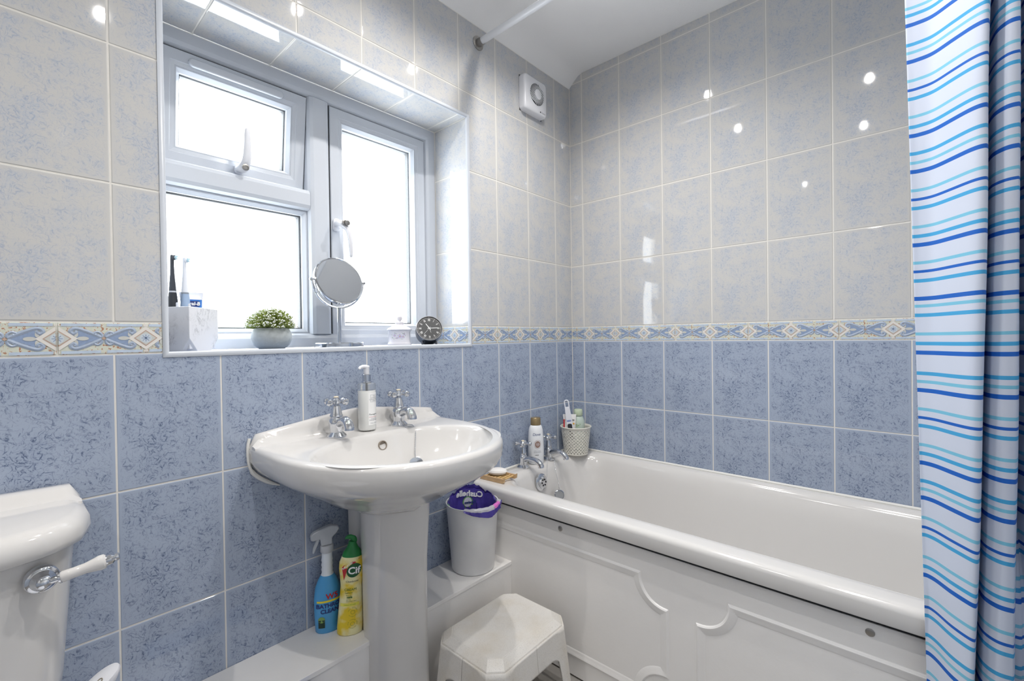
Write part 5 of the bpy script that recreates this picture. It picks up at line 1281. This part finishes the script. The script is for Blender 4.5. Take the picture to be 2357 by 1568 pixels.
gr = plain('cap_deep_green', '#1f7a3c', .3)
MB().loft([sec(.0270,.018,.216), sec(.0235,.0165,.228), sec(.0150,.0130,.240), sec(.0110,.0105,.250), sec(.0105,.0100,.256)], False, True).build('shoulder', gr, cf_, ang=50)
m = MB(); m.tube(spline([(.004,0,.254),(.003,0,.262),(-.006,0,.268),(-.016,0,.266),(-.018,0,.262)], 14), [.008]*5+[.0065]*4+[.005,.004,.003,.0025,.002], 12, flat=.7); m.build('cap', gr, cf_)
def oncf(x, y):
    for i in range(len(prof_c)-1):
        if prof_c[i][2] <= y <= prof_c[i+1][2]:
            t = (y-prof_c[i][2])/(prof_c[i+1][2]-prof_c[i][2]); a = prof_c[i][0]+t*(prof_c[i+1][0]-prof_c[i][0]); bb_ = prof_c[i][1]+t*(prof_c[i+1][1]-prof_c[i][1]); break
    else: a, bb_ = .027, .018
    return Vector((x, -bb_*math.sqrt(max(.02, 1-(x/(a+.001))**2))-.0007, y))
up1 = lambda k_: (lambda x, y: oncf(x, y)+Vector((0, -.0004*k_, 0)))
n_ = 16
flatlabel(cf_, 'label_red', [(-.020,.155),(-.026,.190),(-.022,.196),(.000,.205),(.022,.213),(.006,.199),(-.012,.185)], [(0,1,2,3,4,5,6)], ink_red, up1(1))
dv, df = disc(.0195); flatlabel(cf_, 'logo_oval', [(x*1.0+.006+y*.12, y*1.0+.182) for x, y in dv], df, plain('logo_green', '#17552e', .4), up1(2))
put('Cif', .027, .006, .1810, ink_white, 'logo', bold=.0007, fn=up1(3), par=cf_)
tv, tf = text2d("THE UK's No 1", .0058, bold=.0002); ca_, sa_ = math.cos(.62), math.sin(.62)
flatlabel(cf_, 'print', [(q.x*ca_-q.y*sa_-.010, q.x*sa_+q.y*ca_+.1965) for q in tv], tf, ink_white, up1(2))
put('Cleanboost', .0072, .002, .151, ink_dark, fn=up1(1), par=cf_)
put('CREAM', .0100, -.002, .128, ink_green, fn=up1(1), par=cf_); put('Lemon', .0072, -.006, .120, ink_green, fn=up1(1), par=cf_)
put('REMOVES', .0034, -.006, .113, ink_green, fn=up1(1), par=cf_); put('100%', .0070, -.004, .107, ink_green, bold=.0003, fn=up1(1), par=cf_)
put('OF THE', .0036, -.006, .1005, ink_green, fn=up1(1), par=cf_); put('TOUGHEST DIRT', .0036, .001, .096, ink_green, fn=up1(1), par=cf_)
pbox(cf_, 'label_band', -.027, .022, .083, .091, plain('label_lemon', '#e8e05a', .4), up1(1)); put('DAMAGE FREE CLEAN', .0032, -.002, .087, ink_green, fn=up1(2), par=cf_)
for cz, s1, s2 in ((.066, '100% NATURAL', 'CLEANING'), (.034, '100% STREAK FREE', 'CLEANING')):
    for ssq, sg in ((s1, 1), (s2, -1)):
        for i, chh in enumerate(ssq):
            if chh == ' ': continue
            tv, tf = text2d(chh, .0034); a = (PI/2-(i-(len(ssq)-1)/2)*.24) if sg > 0 else (-PI/2+(i-(len(ssq)-1)/2)*.24)
            rr3 = .0118; rt = a-PI/2 if sg > 0 else a+PI/2
            flatlabel(cf_, 'print', [(.006+rr3*math.cos(a)+q.x*math.cos(rt)-q.y*math.sin(rt), cz+rr3*math.sin(a)+q.x*math.sin(rt)+q.y*math.cos(rt)) for q in tv], tf, ink_green, up1(1))
    rv = [(.006+r_*math.cos(2*PI*i/20), cz+r_*math.sin(2*PI*i/20)*.9) for r_ in (.0052, .0058) for i in range(20)]; flatlabel(cf_, 'print', rv, [(i, (i+1) % 20, (i+1) % 20+20, i+20) for i in range(20)], ink_green, up1(1))

# ---- white bottle by the toilet and the blue box on the floor
wb = thing('plastic_bottle', 'white plastic bottle with slanted top beside the toilet cistern', 'bottle', (-1.803, -.146, .2985), toward(-1.803, -.146)); wb.scale = (.85, .85, 1.06)
m = MB(); m.loft([sec(.038,.024,0), sec(.040,.026,.004), sec(.040,.026,.08), sec(.034,.022,.120), sec(.028,.020,.150), sec(.026,.019,.158)], True, True); m.build('body', MT['plastic_white'], wb, ang=50)
R = Matrix.Translation((.004, 0, .168)) @ Matrix.Rotation(math.radians(-24), 4, 'Y') @ Matrix.Rotation(math.radians(12), 4, 'X')
m = MB(); m.loft([[R @ Vector(q) for q in sec(a, b_, z, x)] for a, b_, z, x in ((.022,.016,-.014,0),(.032,.022,-.004,.001),(.037,.024,.004,.003),(.036,.023,.009,.003),(.026,.016,.012,.002),(.010,.006,.013,.0))], True, True); m.build('cap', MT['plastic_white'], wb, ang=50)
m = MB(); m.lathe([(.0055,.0132),(.0055,.0150),(.0042,.0150),(.0040,.0125),(0,.0125)], 16, mat=R @ Matrix.Translation((.004,-.010,-.001))); m.build('nozzle', plain('nozzle_tan', '#8d8474', .6), wb)
bx = thing('storage_box', 'blue plastic box on the floor against the boxing front', 'box', (-1.543, -.240, 0)); bx.scale = (1, 1, 1.062)
bpm = plain('box_blue', '#3f6aa8', .4)
m = MB(); m.loft([[(p_.x, p_.y, z) for p_ in rrect(-w_, w_, -d_, d_, .012, 5)] for w_, d_, z in ((.112,.046,0),(.114,.048,.004),(.120,.052,.255))], True, True); m.build('body', bpm, bx, ang=50)
m = MB(); m.loft([[(p_.x, p_.y, z) for p_ in rrect(-w_, w_, -d_, d_, .014, 5)] for w_, d_, z in ((.124,.056,.255),(.125,.057,.257),(.125,.057,.268),(.122,.054,.272))], True, True); m.build('lid', bpm, bx, ang=50)
